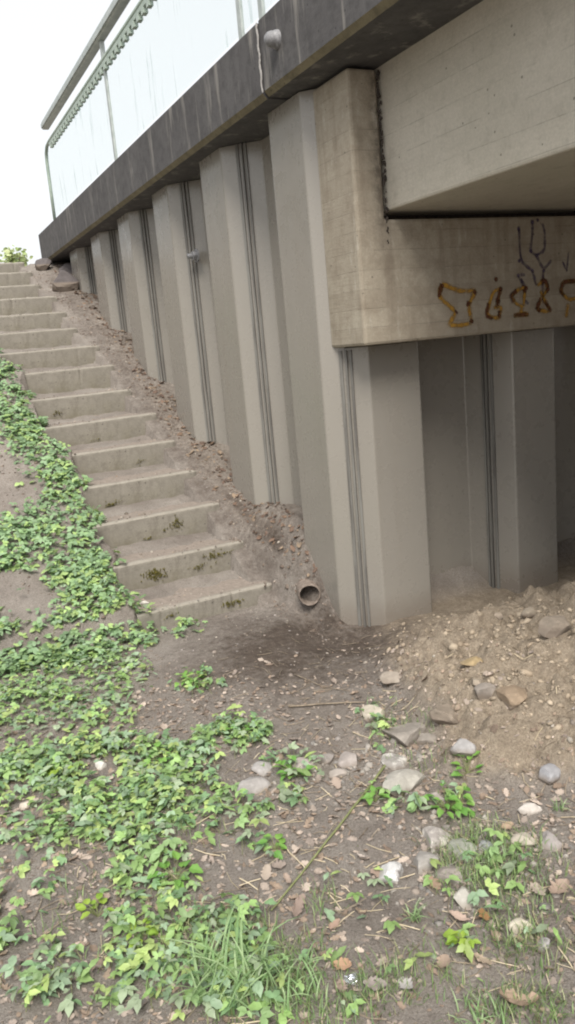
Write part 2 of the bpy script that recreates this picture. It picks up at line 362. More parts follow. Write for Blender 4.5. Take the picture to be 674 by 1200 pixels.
def height(X, Y):
    X = np.asarray(X, float); Y = np.asarray(Y, float)
    base = .02 + .035 * fbm(X * .9, Y * .9, 3, 5) + .012 * fbm(X * 6, Y * 6, 4, 9)
    base = base + .05 * sstep(.9, -1.2, X)
    # heap of dug sand in front of the piles under the bridge
    hu, hv = heap_uv(X, Y)
    lump = .5 + .5 * fbm(X * 2.6, Y * 2.6, 4, 41)
    base = base - .09 * sstep(2.2, 3.0, X) * sstep(2.6, 3.2, Y)
    hp = hu * hv
    base = base + hp * (.045 + .21 * lump) + np.minimum(hp * 2, 1) * (.17 * np.abs(fbm(X * 4.0, Y * 4.0, 4, 47)) - .03 + .08 * fbm(X * 8, Y * 8, 4, 48) + .03 * fbm(X * 24, Y * 24, 3, 49))
    base = base + .03 * np.exp(-((X - 2.25) / .3) ** 2 - ((Y - 3.05) / .25) ** 2)
    # damp hollow below the pipe
    base = base - .05 * np.exp(-((X - 1.85) / .22) ** 2 - ((Y - 3.35) / .30) ** 2)
    # left bank
    bank = zs(Y) - .015 + .03 * fbm(X * 2.2, Y * 2.2, 4, 3) + .02 * fbm(X * 9, Y * 9, 4, 13) + .008 * fbm(X * 30, Y * 30, 3, 14)
    bank = np.where(Y < 4.02, .14 - .13 + (Y - 4.02) * .30 + .03 * fbm(X * 5, Y * 5, 4, 3), bank)
    k = .05
    mx = np.maximum(base, bank); left = mx + k * np.exp(-np.abs(base - bank) / k) * .5
    # under the steps
    kk = np.clip(np.searchsorted(np.array(STY + [10.1]), Y - .07) - 1, 0, 14); z0_ = np.array(STZ)[kk]; y0_ = np.array(STY)[kk]; y1_ = np.array(STY + [10.1])[kk + 1]
    soil = z0_ - .014 + .036 * sstep(y0_ + .10, y1_ - .02, Y) + .022 * fbm(X * 7, Y * 7, 4, 51) + .02 * sstep(1.05, .92, X)
    soil = np.where(Y - y0_ < .075, z0_ - .05, soil)
    under = np.where(Y < 4.10, np.minimum(left, .03), soil)
    # strip between steps and wall
    wz = np.interp(Y, WBY, WBZ) - .035 + .02 * fbm(X * 4, Y * 4, 4, 21) + .014 * fbm(X * 16, Y * 16, 3, 23)
    stair_r = np.interp(Y, STY, STXR)
    low = np.where(Y < 4.02, np.maximum(base, .05 + (Y - 4.02) * .45), zs(Y) - .05 + .012 * fbm(X * 12, Y * 12, 3, 27))
    e0 = np.interp(Y, [3.6, 3.72, 4.02, 4.4, 5.0], [1.86, 1.85, 1.76, 1.755, 1.72]); e0 = np.minimum(e0, np.where(Y > 5, stair_r - .02, e0))
    tt = np.clip((X - e0) / (1.945 - e0), 0, 1); tt = tt * (1.25 - .25 * tt)
    wall = low * (1 - tt) + np.maximum(wz, low) * tt
    wall = wall + .055 * np.exp(-((X - 1.84) / .08) ** 2 - ((Y - 3.88) / .09) ** 2) - .06 * np.exp(-((X - 1.80) / .09) ** 2 - ((Y - 3.62) / .07) ** 2)
    a = sstep(1.30, 1.62, X)
    mid = np.where(Y < 3.98, left * (1 - a) + wall * a, under)
    h = np.where(X < .70, left + .028 * sstep(.45, .7, X) * (Y > 3.98), np.where(X < 1.66, mid, wall))
    # cut blend where the upper steps are narrower
    h = np.where((X >= stair_r - .05 + .05 * fbm(Y * 5, Y * 0, 3, 53)) & (Y >= 3.98), wall, h)
    stair_l = np.interp(Y, STY, STXL)
    h = np.where((X < stair_l + .01 + .05 * sstep(5.0, 5.8, Y) + .07 * fbm(Y * 4, Y * 0 + 3, 3, 57)) & (Y >= 3.98), left + .028, h)
    # flat path above the flight, low ground hidden behind the sheet piles
    top = 2.62 + .02 * fbm(X * 2, Y * 2, 3, 71)
    h = np.where(Y > 10.0, np.minimum(h, 2.66), h)
    h = np.where((X > 2.35) & (Y > 3.75) & (Y < 9.3), -.1, h)
    h = np.where((Y > 9.55) & (X > 1.6), top, h)
    return h
def at(px, py, zoff=0.0):
    """where the line of sight through a photo pixel meets the soil"""
    d = CR @ np.array([px - 337, py - 600, FPX]); d = d / np.linalg.norm(d)
    t = np.arange(.8, 14, .01); X = EYE[0] + d[0] * t; Y = EYE[1] + d[1] * t; Z = EYE[2] + d[2] * t
    g = Z - height(X, Y) - zoff; k = np.argmax(g < 0)
    return X[k], Y[k], t[k]
def gz(x, y): return float(height(np.array([x]), np.array([y]))[0])

def axis(segs):
    out = [segs[0][0]]
    for a, b_, st_ in segs:
        n_ = max(1, int(round((b_ - a) / st_))); out += list(np.linspace(a, b_, n_ + 1)[1:])
    return np.array(out)
gx = axis([(-400, -60, 40), (-60, -8, 6), (-8, -1.2, .4), (-1.2, -.2, .08), (-.2, 3.6, .0145), (3.6, 5, .06), (5, 12, .5), (12, 60, 6), (60, 400, 40)])
gy = axis([(-400, -60, 40), (-60, -8, 6), (-8, .2, .5), (.2, .9, .05), (.9, 4.2, .0145), (4.2, 7, .025), (7, 10.4, .05), (10.4, 20, .6), (20, 80, 6), (80, 500, 40)])
GX, GY = np.meshgrid(gx, gy); GZ = height(GX, GY)
V = np.c_[GX.ravel(), GY.ravel(), GZ.ravel()]
ny_, nx_ = GX.shape; I = np.arange(ny_ * nx_).reshape(ny_, nx_)
F = np.c_[I[:-1, :-1].ravel(), I[:-1, 1:].ravel(), I[1:, 1:].ravel(), I[1:, :-1].ravel()]
x_, y_ = V[:, 0], V[:, 1]
nz_ = fbm(x_ * 2.4, y_ * 2.4, 4, 61)
hu_, hv_ = heap_uv(x_, y_); sandm = np.clip(sstep(.0, .45, hu_ + .1 * nz_) * sstep(1.35, 1.7, y_) * sstep(3.6, 3.4, y_) * 1.1 + .25 * nz_ * hu_, 0, 1)
sandm = np.maximum(sandm, .25 * sstep(1.75, 1.86, x_) * sstep(4.0, 4.3, y_) * (y_ < 9.6) * np.clip(.6 + nz_, 0, 1))
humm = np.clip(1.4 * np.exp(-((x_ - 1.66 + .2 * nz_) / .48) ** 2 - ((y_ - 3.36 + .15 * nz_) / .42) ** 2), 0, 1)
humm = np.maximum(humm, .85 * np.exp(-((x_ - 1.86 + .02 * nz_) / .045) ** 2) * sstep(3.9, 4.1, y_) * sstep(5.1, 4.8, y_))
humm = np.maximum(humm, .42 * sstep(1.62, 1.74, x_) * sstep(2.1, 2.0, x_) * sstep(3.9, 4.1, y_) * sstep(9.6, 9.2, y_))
crm = np.clip(.9 * np.exp(-((x_ - .55) / .22) ** 2 - ((y_ - 3.35) / .35) ** 2) + .9 * np.exp(-((x_ - .35) / .5) ** 2 - ((y_ - 5.8) / .9) ** 2)
              + .8 * np.exp(-((x_ - .83) / .1) ** 2 - ((y_ - 2.05) / .18) ** 2) + .35 * nz_ - .05, 0, 1)
me = npmesh('ground', V, F, True, np.c_[sandm, humm, crm], 'soil')
link('ground', me, MAT['soil'], kind='structure')

# ------------------------------------------------------------------ sheet piles
def fillet(pts, r=.009, n_=3):
    out = [pts[0]]
    for i in range(1, len(pts) - 1):
        p, a, b_ = Vector(pts[i]), Vector(pts[i - 1]), Vector(pts[i + 1])
        u = (a - p).normalized(); w = (b_ - p).normalized(); A_ = p + u * r; B_ = p + w * r
        for k in range(n_ + 1):
            t = k / n_; q = A_.lerp(p, t).lerp(p.lerp(B_, t), t); out.append((q.x, q.y))
    out.append(pts[-1]); return out
def ribbon(pts, th):
    L, Rr = [], []
    for i, p in enumerate(pts):
        p = Vector(p); a = Vector(pts[max(i - 1, 0)]); b_ = Vector(pts[min(i + 1, len(pts) - 1)])
        t = (b_ - a).normalized(); nn = Vector((-t.y, t.x)); L.append(tuple(p)); Rr.append(tuple(p + nn * th))
    return L + Rr[::-1]
wall = empty('sheet_pile_wall', (1.93, 3.5, 0), 'corrugated grey painted steel sheet pile wall beside the stairs and under the bridge', 'retaining wall')
def pile(pts, z0, z1, side=1):
    poly = ribbon(fillet(pts), .014 * side)
    v, f = prism(poly, z0, z1); v = [(a - 1.93, b_ - 3.5, c_) for a, b_, c_ in v]
    return link('sheet_pile', mesh('sheet_pile', v, f), MAT['steel'], wall)
XO, DX, DY, FL, PER, A0 = 1.925, .185, .18, .35, 1.01, 3.53
ZT = 2.628
def lock(p, q, z0, z1, par, side=1):
    """interlock in the middle of a web: two folded lips and the dark seam between them. p = centre, q = web direction"""
    q = Vector(q).normalized(); nn = Vector((-q.y, q.x)) * side; p = Vector(p)
    def quad(a0, a1, n0, n1):
        return [tuple(p + q * a0 + nn * n0), tuple(p + q * a1 + nn * n0), tuple(p + q * a1 + nn * n1), tuple(p + q * a0 + nn * n1)]
    parts = [prism(quad(-.036, -.024, -.004, .012), z0, z1), prism(quad(-.012, -.002, -.01, .018), z0, z1), prism(quad(.014, .03, -.004, .010), z0, z1)]
    v, f = join(parts); v = [(a - 1.93, b_ - 3.5, c_) for a, b_, c_ in v]
    link('interlock', mesh('interlock', v, f), MAT['lock'], par)
    v, f = join([prism(quad(-.024, -.012, -.014, -.001), z0, z1), prism(quad(-.002, .014, -.016, -.008), z0, z1)]); v = [(a - 1.93, b_ - 3.5, c_) for a, b_, c_ in v]
    link('seam', mesh('seam', v, f), MAT['seal'] if side < 0 or p.y < 3.6 else MAT['lock2'], par)
for k in range(6):
    a = A0 + PER * k; b_ = a + FL; zb_ = float(np.interp(a - .3, WBY, WBZ)) - .6
    # outer pile, from the middle of the near web to the middle of the far web
    o = pile([(XO + DX / 2, a - DY / 2), (XO, a), (XO, b_), (XO + DX / 2, b_ + DY / 2)], zb_, ZT, -1)
    lock((XO + DX / 2, a - DY / 2), (-DX, DY), zb_, ZT if k else 1.43, o, 1)
    an = A0 + PER * (k + 1)
    if k < 5:
        pile([(XO + DX / 2 + .0015, b_ + DY / 2 + .002), (XO + DX, b_ + DY), (XO + DX, an - DY), (XO + DX / 2 + .0015, an - DY / 2 - .002)], zb_, ZT, -1)
    else:
        pile([(XO + DX / 2 + .0015, b_ + DY / 2 + .002), (XO + DX, b_ + DY), (XO + DX, b_ + DY + .5)], zb_, ZT, -1)
YO, MX0, MF, MP, WX, WY = 3.35, 2.095, .30, .912, .115, .27
for k in range(13):
    m0 = MX0 + MP * k; ztop = 1.44
    lft = (XO + DX / 2 + .0015, A0 - DY / 2 - .002) if k == 0 else (m0 - WX / 2 + .001, YO + WY / 2)
    o = pile([lft, (m0, YO), (m0 + MF, YO), (m0 + MF + WX / 2, YO + WY / 2)], -.6, ztop, 1)
    if k: lock((m0 - WX / 2, YO + WY / 2), (WX, -WY), -.6, ztop, o, -1)
    pile([(m0 + MF + WX / 2 + .001, YO + WY / 2 + .002), (m0 + MF + WX, YO + WY), (m0 + MP - WX, YO + WY), (m0 + MP - WX / 2 - .001, YO + WY / 2 + .002)], -.6, ztop, 1)

# ------------------------------------------------------------------ abutment, girder, deck, edge beam
poly = [(1.97, 1.446), (14.6, 1.446), (14.6, 2.0), (2.122, 2.0), (2.122, 2.624), (1.97, 2.624)]
n_ = len(poly); v = [(x, 3.17, z) for x, z in poly] + [(x, 3.62 if x > 2.0 else 3.49, z) for x, z in poly]
v[n_ + 3] = (2.122, 3.62, 2.0); v[n_ + 4] = (2.122, 3.49, 2.624)
# split into pillar and beam so the rear faces stay planar
va, fa = boxv(1.97, 2.1218, 3.17, 3.49, 1.446, 2.624)
ab = empty('bridge_abutment', (0, 0, 0), 'stained concrete bridge abutment with narrow upright pillar and graffiti along its face', 'abutment')
bmv = [(x, 3.17, z) for x, z in poly] + [(x, 3.49, z) for x, z in poly]
f = [tuple(range(n_)), tuple(range(n_, 2 * n_))[::-1]] + [((i + 1) % n_, i, n_ + i, n_ + (i + 1) % n_) for i in range(n_)]
o = link('beam', mesh('beam', bmv, f), MAT['abutment'], ab); bevel(o, .014, 2)
v, f = boxv(2.13, 14.58, 3.4905, 3.75, 1.448, 1.995); link('beam_rear', mesh('beam_rear', v, f), MAT['abutment'], ab)
v, f = boxv(2.16, 14.55, 3.30, 3.48, 2.0005, 2.036); link('bearing_strip', mesh('bearing_strip', v, f), MAT['stain'], ab)
gd = empty('bridge_girder', (0, 0, 0), 'pale board marked concrete bridge girder with flat soffit resting on the abutment', 'bridge girder')
v, f = boxv(2.142, 14.5, -16, 3.48, 2.037, 2.655); o = link('girder_body', mesh('girder_body', v, f), MAT['girder'], gd); bevel(o, .012, 2)
# black algae and lime in the joint between pillar and girder
V_, F_ = [], []
for i in range(46):
    z0 = 1.90 + .72 * (i / 46.) + rnd.uniform(-.01, .01); r_ = rnd.uniform(.003, .010); cx = 2.128 + rnd.uniform(-.007, .007)
    k = len(V_); m_ = 6
    for q in range(m_):
        g = 2 * math.pi * q / m_; rr = r_ * rnd.uniform(.6, 1.3); V_.append((cx + rr * math.cos(g), 3.168, z0 + rr * 1.6 * math.sin(g)))
    V_.append((cx, 3.163 - rnd.uniform(0, .004), z0)); F_ += [(k + q, k + (q + 1) % m_, k + m_) for q in range(m_)]
link('algae_crust', mesh('algae_crust', V_, F_), MAT['stain'], ab, kind='stuff')

cop = empty('edge_beam', (1.8, 3.65, 2.63), 'dark weathered concrete edge beam running along the top of the sheet pile wall', 'edge beam')
def coping_seg(y0, y1, dx=0, dz=0):
    pr = [(1.80 + dx, 2.655 + dz), (1.80 + dx, 2.956 + dz), (2.30, 2.956 + dz), (2.30, 2.6305 + dz), (1.822 + dx, 2.6305 + dz)]
    n_ = len(pr); ys = list(np.arange(y0, y1, .5)) + [y1]; V_ = []; F_ = []
    for y in ys: V_ += [(x - 1.8, y - 3.65, z - 2.63) for x, z in pr]
    for j in range(len(ys) - 1):
        for i in range(n_): F_.append((j * n_ + i, j * n_ + (i + 1) % n_, (j + 1) * n_ + (i + 1) % n_, (j + 1) * n_ + i))
    F_ += [tuple(range(n_))[::-1], tuple(range((len(ys) - 1) * n_, len(ys) * n_))]
    m_ = mesh('coping_block', V_, F_); m_.materials.append(MAT['coping']); m_.materials.append(MAT['coping_edge'])
    for p in m_.polygons:
        c_ = p.center
        if c_.x < .02 + dx and c_.x > .004 + dx and c_.z < .03 + dz and abs(p.normal.y) < .5: p.material_index = 1
    bmod = link('coping_block', m_, None, cop); return bmod
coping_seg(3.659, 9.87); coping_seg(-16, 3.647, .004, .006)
# lime run down the joint
V_, F_ = [], []; N = 26
for i in range(N + 1):
    z_ = .325 - .30 * i / N; w_ = .006 + .006 * abs(math.sin(i * 1.7)) * (1 if i < 22 else .5); y_0 = .004 + .004 * math.sin(i * .9)
    V_ += [(-.0035, y_0 - w_, z_), (-.0065, y_0, z_), (-.0035, y_0 + w_, z_)]
for i in range(N): F_ += [(i * 3, i * 3 + 1, i * 3 + 4, i * 3 + 3), (i * 3 + 1, i * 3 + 2, i * 3 + 5, i * 3 + 4)]
link('lime_streak', mesh('lime_streak', V_, F_), MAT['mortar'], cop)
# domed cap of a tie rod on the face
prof = [(0, -.062), (.016, -.060), (.027, -.050), (.033, -.036), (.034, -.018), (.038, -.015), (.040, 0)]
V_, F_ = [], []; S_ = 16
for x_r, d_ in prof:
    for q in range(S_): g = 2 * math.pi * q / S_; V_.append((d_, x_r * math.cos(g), x_r * math.sin(g)))
for i in range(len(prof) - 1):
    for q in range(S_): F_.append((i * S_ + q, i * S_ + (q + 1) % S_, (i + 1) * S_ + (q + 1) % S_, (i + 1) * S_ + q))
link('tie_rod_cap', mesh('tie_rod_cap', V_, F_, True), MAT['zinc'], cop, loc=(.0045, 3.47 - 3.65, 2.822 - 2.63))

v, f = boxv(2.305, 14.6, -16, 9.86, 2.66, 2.92); link('bridge_deck', mesh('bridge_deck', v, f), MAT['deck'], label='concrete slab of the bridge deck above the girder behind the edge beam', cat='bridge deck')

oa = empty('opposite_abutment', (8, -8, 0), 'concrete abutment carrying the other end of the bridge', 'abutment')  # unseen wall added to darken the space beneath the bridge
v, f = boxv(-6.03, 6.6, -1.0, 0, -.5, 2.03); o = link('wall_face', mesh('wall_face', v, f), MAT['abutment'], oa); bevel(o, .015)
# bolts on the piles
def bolt(loc, r, label):
    t = empty('anchor_bolt', loc, label, 'bolt', 'bolts on the sheet piles')
    hexa = [(r * math.cos(q * math.pi / 3), r * math.sin(q * math.pi / 3)) for q in range(6)]
    v, f = prism(hexa, 0, r * .9); v = [(-c_, a, b_) for a, b_, c_ in v]; o = link('nut', mesh('nut', v, f), MAT['zinc'], t); bevel(o, r * .12)
    v, f = tube([(0, 0, 0), (-r * 1.9, 0, 0)], r * .5, 10); link('thread_end', mesh('thread_end', v, f, True), MAT['zinc'], t)
    v, f = tube([(.006, 0, 0), (-.004, 0, 0)], r * 1.35, 14); link('washer', mesh('washer', v, f), MAT['zinc'], t)
bolt((2.02, 5.36, 2.13), .034, 'larger zinc bolt head high in the recess between the second and third pile ridges')
bolt((2.02, 8.32, 1.98), .024, 'tiny bolt on the far sheet piles near the top of the stairs')

# ------------------------------------------------------------------ graffiti on the beam
m = bpy.data.materials.new('spray_paint'); m.use_nodes = True; n = m.node_tree; b = n.nodes['Principled BSDF']
def spray(name, col):
    m, n, b = newmat(name); u = n.nodes.new('ShaderNodeVertexColor'); u.layer_name = 'tint'
    s = n.nodes.new('ShaderNodeSeparateColor'); n.links.new(u.outputs[0], s.inputs[0])
    nn = noise(n, 55, 5, .75); a = math_(n, 'MULTIPLY', s.outputs[0], math_(n, 'ADD', .70 if name != 'violet_spray' else .42, math_(n, 'MULTIPLY', ramp(n, nn, .35, .62), .6)), True)
    n.links.new(mix(n, nn, tuple(v * .8 for v in col), col), b.inputs['Base Color']); n.links.new(a, b.inputs['Alpha']); b.inputs['Roughness'].default_value = .7
    return m
SP = {'y': spray('ochre_spray', (.44, .24, .03)), 'b': spray('brown_spray', (.10, .03, .008)), 'p': spray('violet_spray', (.085, .06, .12))}
graf = empty('graffiti', (2.9, 3.168, 1.7), 'ochre, brown and violet spray painted graffiti letters on the abutment face', 'graffiti')
def bx(zx, zy):
    px = 480 + zx / 3.474; py = 240 + zy / 3.474; d = CR @ np.array([px - 337, py - 600, FPX]); t = 3.17 / d[1]
    return d[0] * t, 1.5 + d[2] * t
_lay = [0]
def stroke(segs, w, key, dots=(), name='letter', ww=.011):
    def put(nm, V_, F_, T_):
        m_ = mesh(nm, V_, F_); ca = m_.color_attributes.new('tint', 'FLOAT_COLOR', 'POINT')
        ca.data.foreach_set('color', np.repeat(np.array(T_)[:, None], 4, 1).astype(np.float32).ravel()); link(nm, m_, SP[key], graf)
    for s in segs:
        _lay[0] += 1; yy = 3.1690 - .00015 * _lay[0]
        V_, F_, T_ = [], [], []
        p = [Vector(bx(*q)) for q in s]; dense = []
        for i in range(len(p) - 1):
            for k in range(5): dense.append(p[i].lerp(p[i + 1], k / 5))
        dense.append(p[-1])
        for _ in range(2): dense = [dense[0]] + [(dense[i - 1] + dense[i] * 2 + dense[i + 1]) / 4 for i in range(1, len(dense) - 1)] + [dense[-1]]
        for i, q in enumerate(dense):
            t = (dense[min(i + 1, len(dense) - 1)] - dense[max(i - 1, 0)]).normalized(); nn = Vector((-t.y, t.x)); wv = w * (1.3 + .8 * rnd.random())
            e = 0 if i in (0, len(dense) - 1) else 1; fl = rnd.uniform(.55, 1)
            for s_, a_ in ((-1, 0), (-.35, 1), (.35, 1), (1, 0)):
                r_ = q + nn * wv * s_; V_.append((r_.x - 2.9, yy - 3.168, r_.y - 1.7)); T_.append(a_ * fl * (e * .5 + .5))
        for i in range(len(dense) - 1):
            for k in range(3): F_.append((i * 4 + k, i * 4 + k + 1, i * 4 + k + 5, i * 4 + k + 4))
        put(name, V_, F_, T_)
    for q in dots:
        _lay[0] += 1; yy = 3.1690 - .00015 * _lay[0]
        V_, F_, T_ = [], [], []; c_ = Vector(bx(*q))
        V_.append((c_.x - 2.9, yy - 3.168, c_.y - 1.7)); T_.append(1)
        for rr, a_ in ((ww * .7, 1), (ww * 1.35, 0)):
            for k in range(10): g = k * math.pi / 5; V_.append((c_.x - 2.9 + rr * math.cos(g), yy - 3.168, c_.y - 1.7 + rr * math.sin(g))); T_.append(a_)
        for k in range(10): k2 = (k + 1) % 10; F_ += [(0, 1 + k, 1 + k2), (1 + k, 11 + k, 11 + k2, 1 + k2)]
        put('paint_dot', V_, F_, T_)
stroke([[(445, 85), (450, 228), (500, 270)], [(440, 290), (470, 330), (465, 385), (485, 405)], [(500, 60), (500, 120), (490, 188), (515, 207), (550, 186), (550, 110), (540, 75)], [(515, 207), (545, 265), (578, 225)], [(545, 265), (540, 330), (545, 400)], [(470, 285), (450, 285)], [(500, 270), (515, 330)]], .0065, 'p', [(443, 100), (445, 228), (500, 270), (492, 188), (515, 207), (497, 70), (520, 62), (441, 288), (545, 268)], 'violet_letter', .009)
stroke([[(620, 228), (638, 272), (646, 190)], [(455, 300), (460, 350)]], .005, 'p', [(638, 268)], 'violet_letter', .006)
stroke([[(130, 322), (116, 375), (190, 436), (156, 488), (200, 492), (250, 482)], [(130, 322), (200, 352), (270, 350), (236, 410), (252, 478)]], .009, 'y', (), 'letter')
stroke([[(130, 322), (116, 375)], [(270, 350), (258, 362)], [(240, 392), (236, 412)], [(252, 466), (248, 480)], [(190, 432), (186, 440)]], .009, 'b', [(132, 330), (118, 370), (252, 476), (234, 408)], 'letter_shade', .008)
stroke([[(370, 342), (338, 352), (308, 450), (360, 464), (372, 412), (338, 420)], [(368, 345), (352, 410)]], .008, 'y', (), 'letter')
stroke([[(370, 340), (350, 400)], [(318, 400), (308, 452), (335, 464)], [(362, 430), (362, 464)], [(362, 385), (350, 420)]], .008, 'b', [(349, 304), (368, 342)], 'letter_shade', .011)
stroke([[(470, 335), (440, 345), (410, 372), (428, 402), (456, 415), (450, 442), (482, 446)], [(420, 450), (482, 446)], [(466, 340), (460, 415)]], .008, 'y', (), 'letter')
stroke([[(432, 348), (408, 372), (420, 398)], [(470, 330), (462, 360)], [(420, 450), (480, 446)]], .009, 'b', [(472, 340)], 'letter_shade', .009)
stroke([[(515, 330), (545, 306), (562, 342), (530, 382), (514, 430), (572, 436), (546, 390), (528, 350)]], .008, 'y', (), 'letter')
stroke([[(530, 315), (545, 306), (560, 330), (555, 360)], [(530, 380), (512, 425), (530, 432)], [(545, 390), (572, 436)]], .009, 'b', [(560, 345)], 'letter_shade', .009)
stroke([[(690, 312), (622, 312), (610, 352), (640, 388), (690, 378)], [(642, 400), (632, 460)]], .009, 'y', (), 'letter')
stroke([[(668, 310), (622, 314), (608, 350), (624, 372)]], .009, 'b', [(672, 312)], 'letter_shade', .009)

# ------------------------------------------------------------------ railing
rail = empty('railing', (1.86, 6.3, 2.956), 'bridge railing with steel handrail and clear panels against the white sky', 'railing')
def rp(name, v, f, mat, smooth=False):
    v = [(a - 1.86, b_ - 6.3, c_ - 2.956) for a, b_, c_ in v]; return link(name, mesh(name, v, f, smooth), mat, rail)
v, f = boxv(1.775, 1.845, -6, 8.70, 3.79, 3.865); o = rp('handrail', v, f, MAT['galv']); bevel(o, .012)
v, f = boxv(1.765, 1.774, -6, 8.68, 3.80, 3.80 + .035); rp('handrail_lip', v, f, MAT['galv'])
v, f = tube([(1.81, -6, 3.66)] + [(1.81, 8.60, 3.66), (1.81, 8.74, 3.648), (1.81, 8.82, 3.60), (1.81, 8.85, 3.52), (1.81, 8.86, 3.3), (1.81, 8.87, 2.957)], .017, 10); rp('top_rail', v, f, MAT['greenrail'], True)
v, f = boxv(1.797, 1.823, -6, 8.58, 3.615, 3.642); rp('clamp_rail', v, f, MAT['greenrail'])
Y = 8.5; cl = None
while Y > 2.0:
    v, f = boxv(-.016, .016, -.026, .026, -.034, 0)
    if cl is None: cl = mesh('clip', v, f)
    link('clip', cl, MAT['greenrail'], rail, loc=(1.81 - 1.86, Y - 6.3, 3.614 - 2.956)); Y -= .112  # clips take the place of the baluster tops
for y_p in (6.31, 3.86, 3.62, 1.2):
    v, f = boxv(1.805, 1.822, y_p - .02, y_p + .02, 2.957, 3.614); rp('post', v, f, MAT['galv'])
for y0, y1 in ((6.34, 8.83), (3.89, 6.28), (3.65, 3.83), (1.23, 3.59), (-3, 1.17)):
    v, f = boxv(1.811, 1.817, y0, y1, 2.985, 3.60); rp('panel', v, f, MAT['panel'])  # clear sheets replace the balusters that glare washes out
for y_p in (6.31, 3.86, 3.62, 1.2):
    v, f = boxv(1.80, 1.83, y_p - .015, y_p + .015, 3.642, 3.789); rp('handrail_bracket', v, f, MAT['galv'])

# ------------------------------------------------------------------ stairs
stairs = empty('staircase', (1.36, 4.02, 0), 'flight of worn concrete block steps climbing beside the sheet pile wall', 'stairs')
def grid_block(w, d, h, seed):
    """step block: front nosing worn, edges chipped. local origin at the nosing, y back, z up"""
    nx2 = 42; V_ = []; F_ = []
    prof = [(0.012, -h), (0.006, -h * .5), (.0, -.022), (.001, -.010), (.006, -.003), (.014, 0), (.05, .0), (.12, .0), (.22, .0), (d, .0)]
    m_ = len(prof)
    for i in range(nx2 + 1):
        x = -w / 2 + w * i / nx2; e = 0
        if i in (0, nx2): e = .006
        for j, (y, z) in enumerate(prof):
            q = fbm(np.array([x * 7 + seed * 3.3]), np.array([j * .35 + seed]), 3, 2)[0]; q2 = fbm(np.array([x * 26 + seed]), np.array([j * .8]), 2, 4)[0]
            ch = max(0, fbm(np.array([x * 17 + seed * 9]), np.array([.5]), 3, 8)[0] - .24) * (.035 if 2 <= j <= 5 else 0)
            V_.append((x, y + q * .004 + q2 * .0025 + ch + e, z + q * .0035 + (q2 * .002 if j > 2 else 0) - ch * .7 - e * .5 * (j > 2)))
    for i in range(nx2):
        for j in range(m_ - 1): a = i * m_ + j; F_.append((a, a + m_, a + m_ + 1, a + 1))
    # end caps with bottom rear corner
    for i, s in ((0, 1), (nx2, -1)):
        k = len(V_); V_.append((V_[i * m_][0], d, -h)); q = [i * m_ + j for j in range(m_)] + [k]; F_.append(tuple(q if s > 0 else q[::-1]))
    return mesh('step', V_, F_)
for i, (y, z) in enumerate(zip(STY, STZ)):
    y2 = STY[i + 1] if i < 14 else 10.1
    xl, xr = STXL[i], STXR[i]; w_ = xr - xl; hgt = .30 if i else .34
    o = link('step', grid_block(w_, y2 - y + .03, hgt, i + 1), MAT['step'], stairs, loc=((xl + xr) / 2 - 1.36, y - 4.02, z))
    o.rotation_euler = (rad(rnd.uniform(-.2, .5)), rad([0, .3, -.7, -.1, -.4, -1.1, -.4, -.8, -.6, -.8, -.5, -.3, -.6, -.4, -.3][i] * .6), rad(rnd.uniform(-.5, .5)))
# moss cushions on three of the risers (step, x, depth below nosing, size)
def moss(i, x0, w_, zc, h_, seed):
    rr = random.Random(seed); V_, F_ = [], []
    for k in range(int(2600 * w_ * h_ * 10)):
        u = rr.gauss(0, .34); v_ = rr.gauss(0, .34)
        if u * u + v_ * v_ > .9: continue
        n2 = fbm(np.array([u * 2.5 + seed]), np.array([v_ * 2.5]), 2, 5)[0]
        if n2 < -.08: continue
        cx = x0 + u * w_; cz = zc + v_ * h_; r_ = rr.uniform(.002, .0055); a = len(V_)
        V_ += [(cx - r_, -.0005, cz - r_), (cx + r_, -.0005, cz - r_ * rr.random()), (cx, -.0005, cz + r_), (cx + rr.uniform(-.002, .002), -.006 - rr.random() * .005, cz)]
        F_ += [(a, a + 1, a + 3), (a + 1, a + 2, a + 3), (a + 2, a, a + 3)]
    o = link('moss', mesh('moss', V_, F_), MAT['moss'], stairs, kind='stuff', loc=(0 - 1.36, STY[i] - 4.02, STZ[i]))
moss(1, 1.18, .11, -.095, .06, 3); moss(1, 1.58, .12, -.05, .035, 5); moss(1, 1.47, .11, -.10, .03, 9)
moss(2, 1.46, .07, -.075, .06, 7); moss(2, 1.26, .05, -.14, .02, 8); moss(2, 1.38, .04, -.115, .025, 12)
moss(0, 1.5, .12, -.06, .03, 21); moss(0, 1.15, .08, -.05, .02, 22); moss(4, 1.5, .06, -.12, .03, 23); moss(5, 1.3, .07, -.14, .02, 24); moss(3, 1.15, .1, -.13, .03, 15); moss(6, 1.1, .05, -.12, .04, 17)

# drain pipe below the foot of the slope
dp = empty('drain_pipe', (1.838, 3.70, .132), 'short round clay drain pipe poking out of the soil at the foot of the stairs', 'pipe')
R1, R2, S_ = .062, .053, 24; V_, F_ = [], []
dirv = Vector((-.40, -1, .02)).normalized(); sx = dirv.cross(Vector((0, 0, 1))).normalized(); sz = sx.cross(dirv)
for (rr, d_) in ((R1, -.30), (R1 + .001, -.01), (R1 - .003, .0), (R2 + .002, .0), (R2, -.008), (R2 - .002, -.28)):
    for q in range(S_):
        g = 2 * math.pi * q / S_; wv = 1 + .025 * math.sin(3 * g + d_ * 9) + (rnd.uniform(-.03, .03) if d_ > -.02 else 0); V_.append(dirv * d_ + (sx * math.cos(g) + sz * math.sin(g)) * rr * wv)
for i in range(5):
    for q in range(S_): F_.append((i * S_ + q, i * S_ + (q + 1) % S_, (i + 1) * S_ + (q + 1) % S_, (i + 1) * S_ + q))
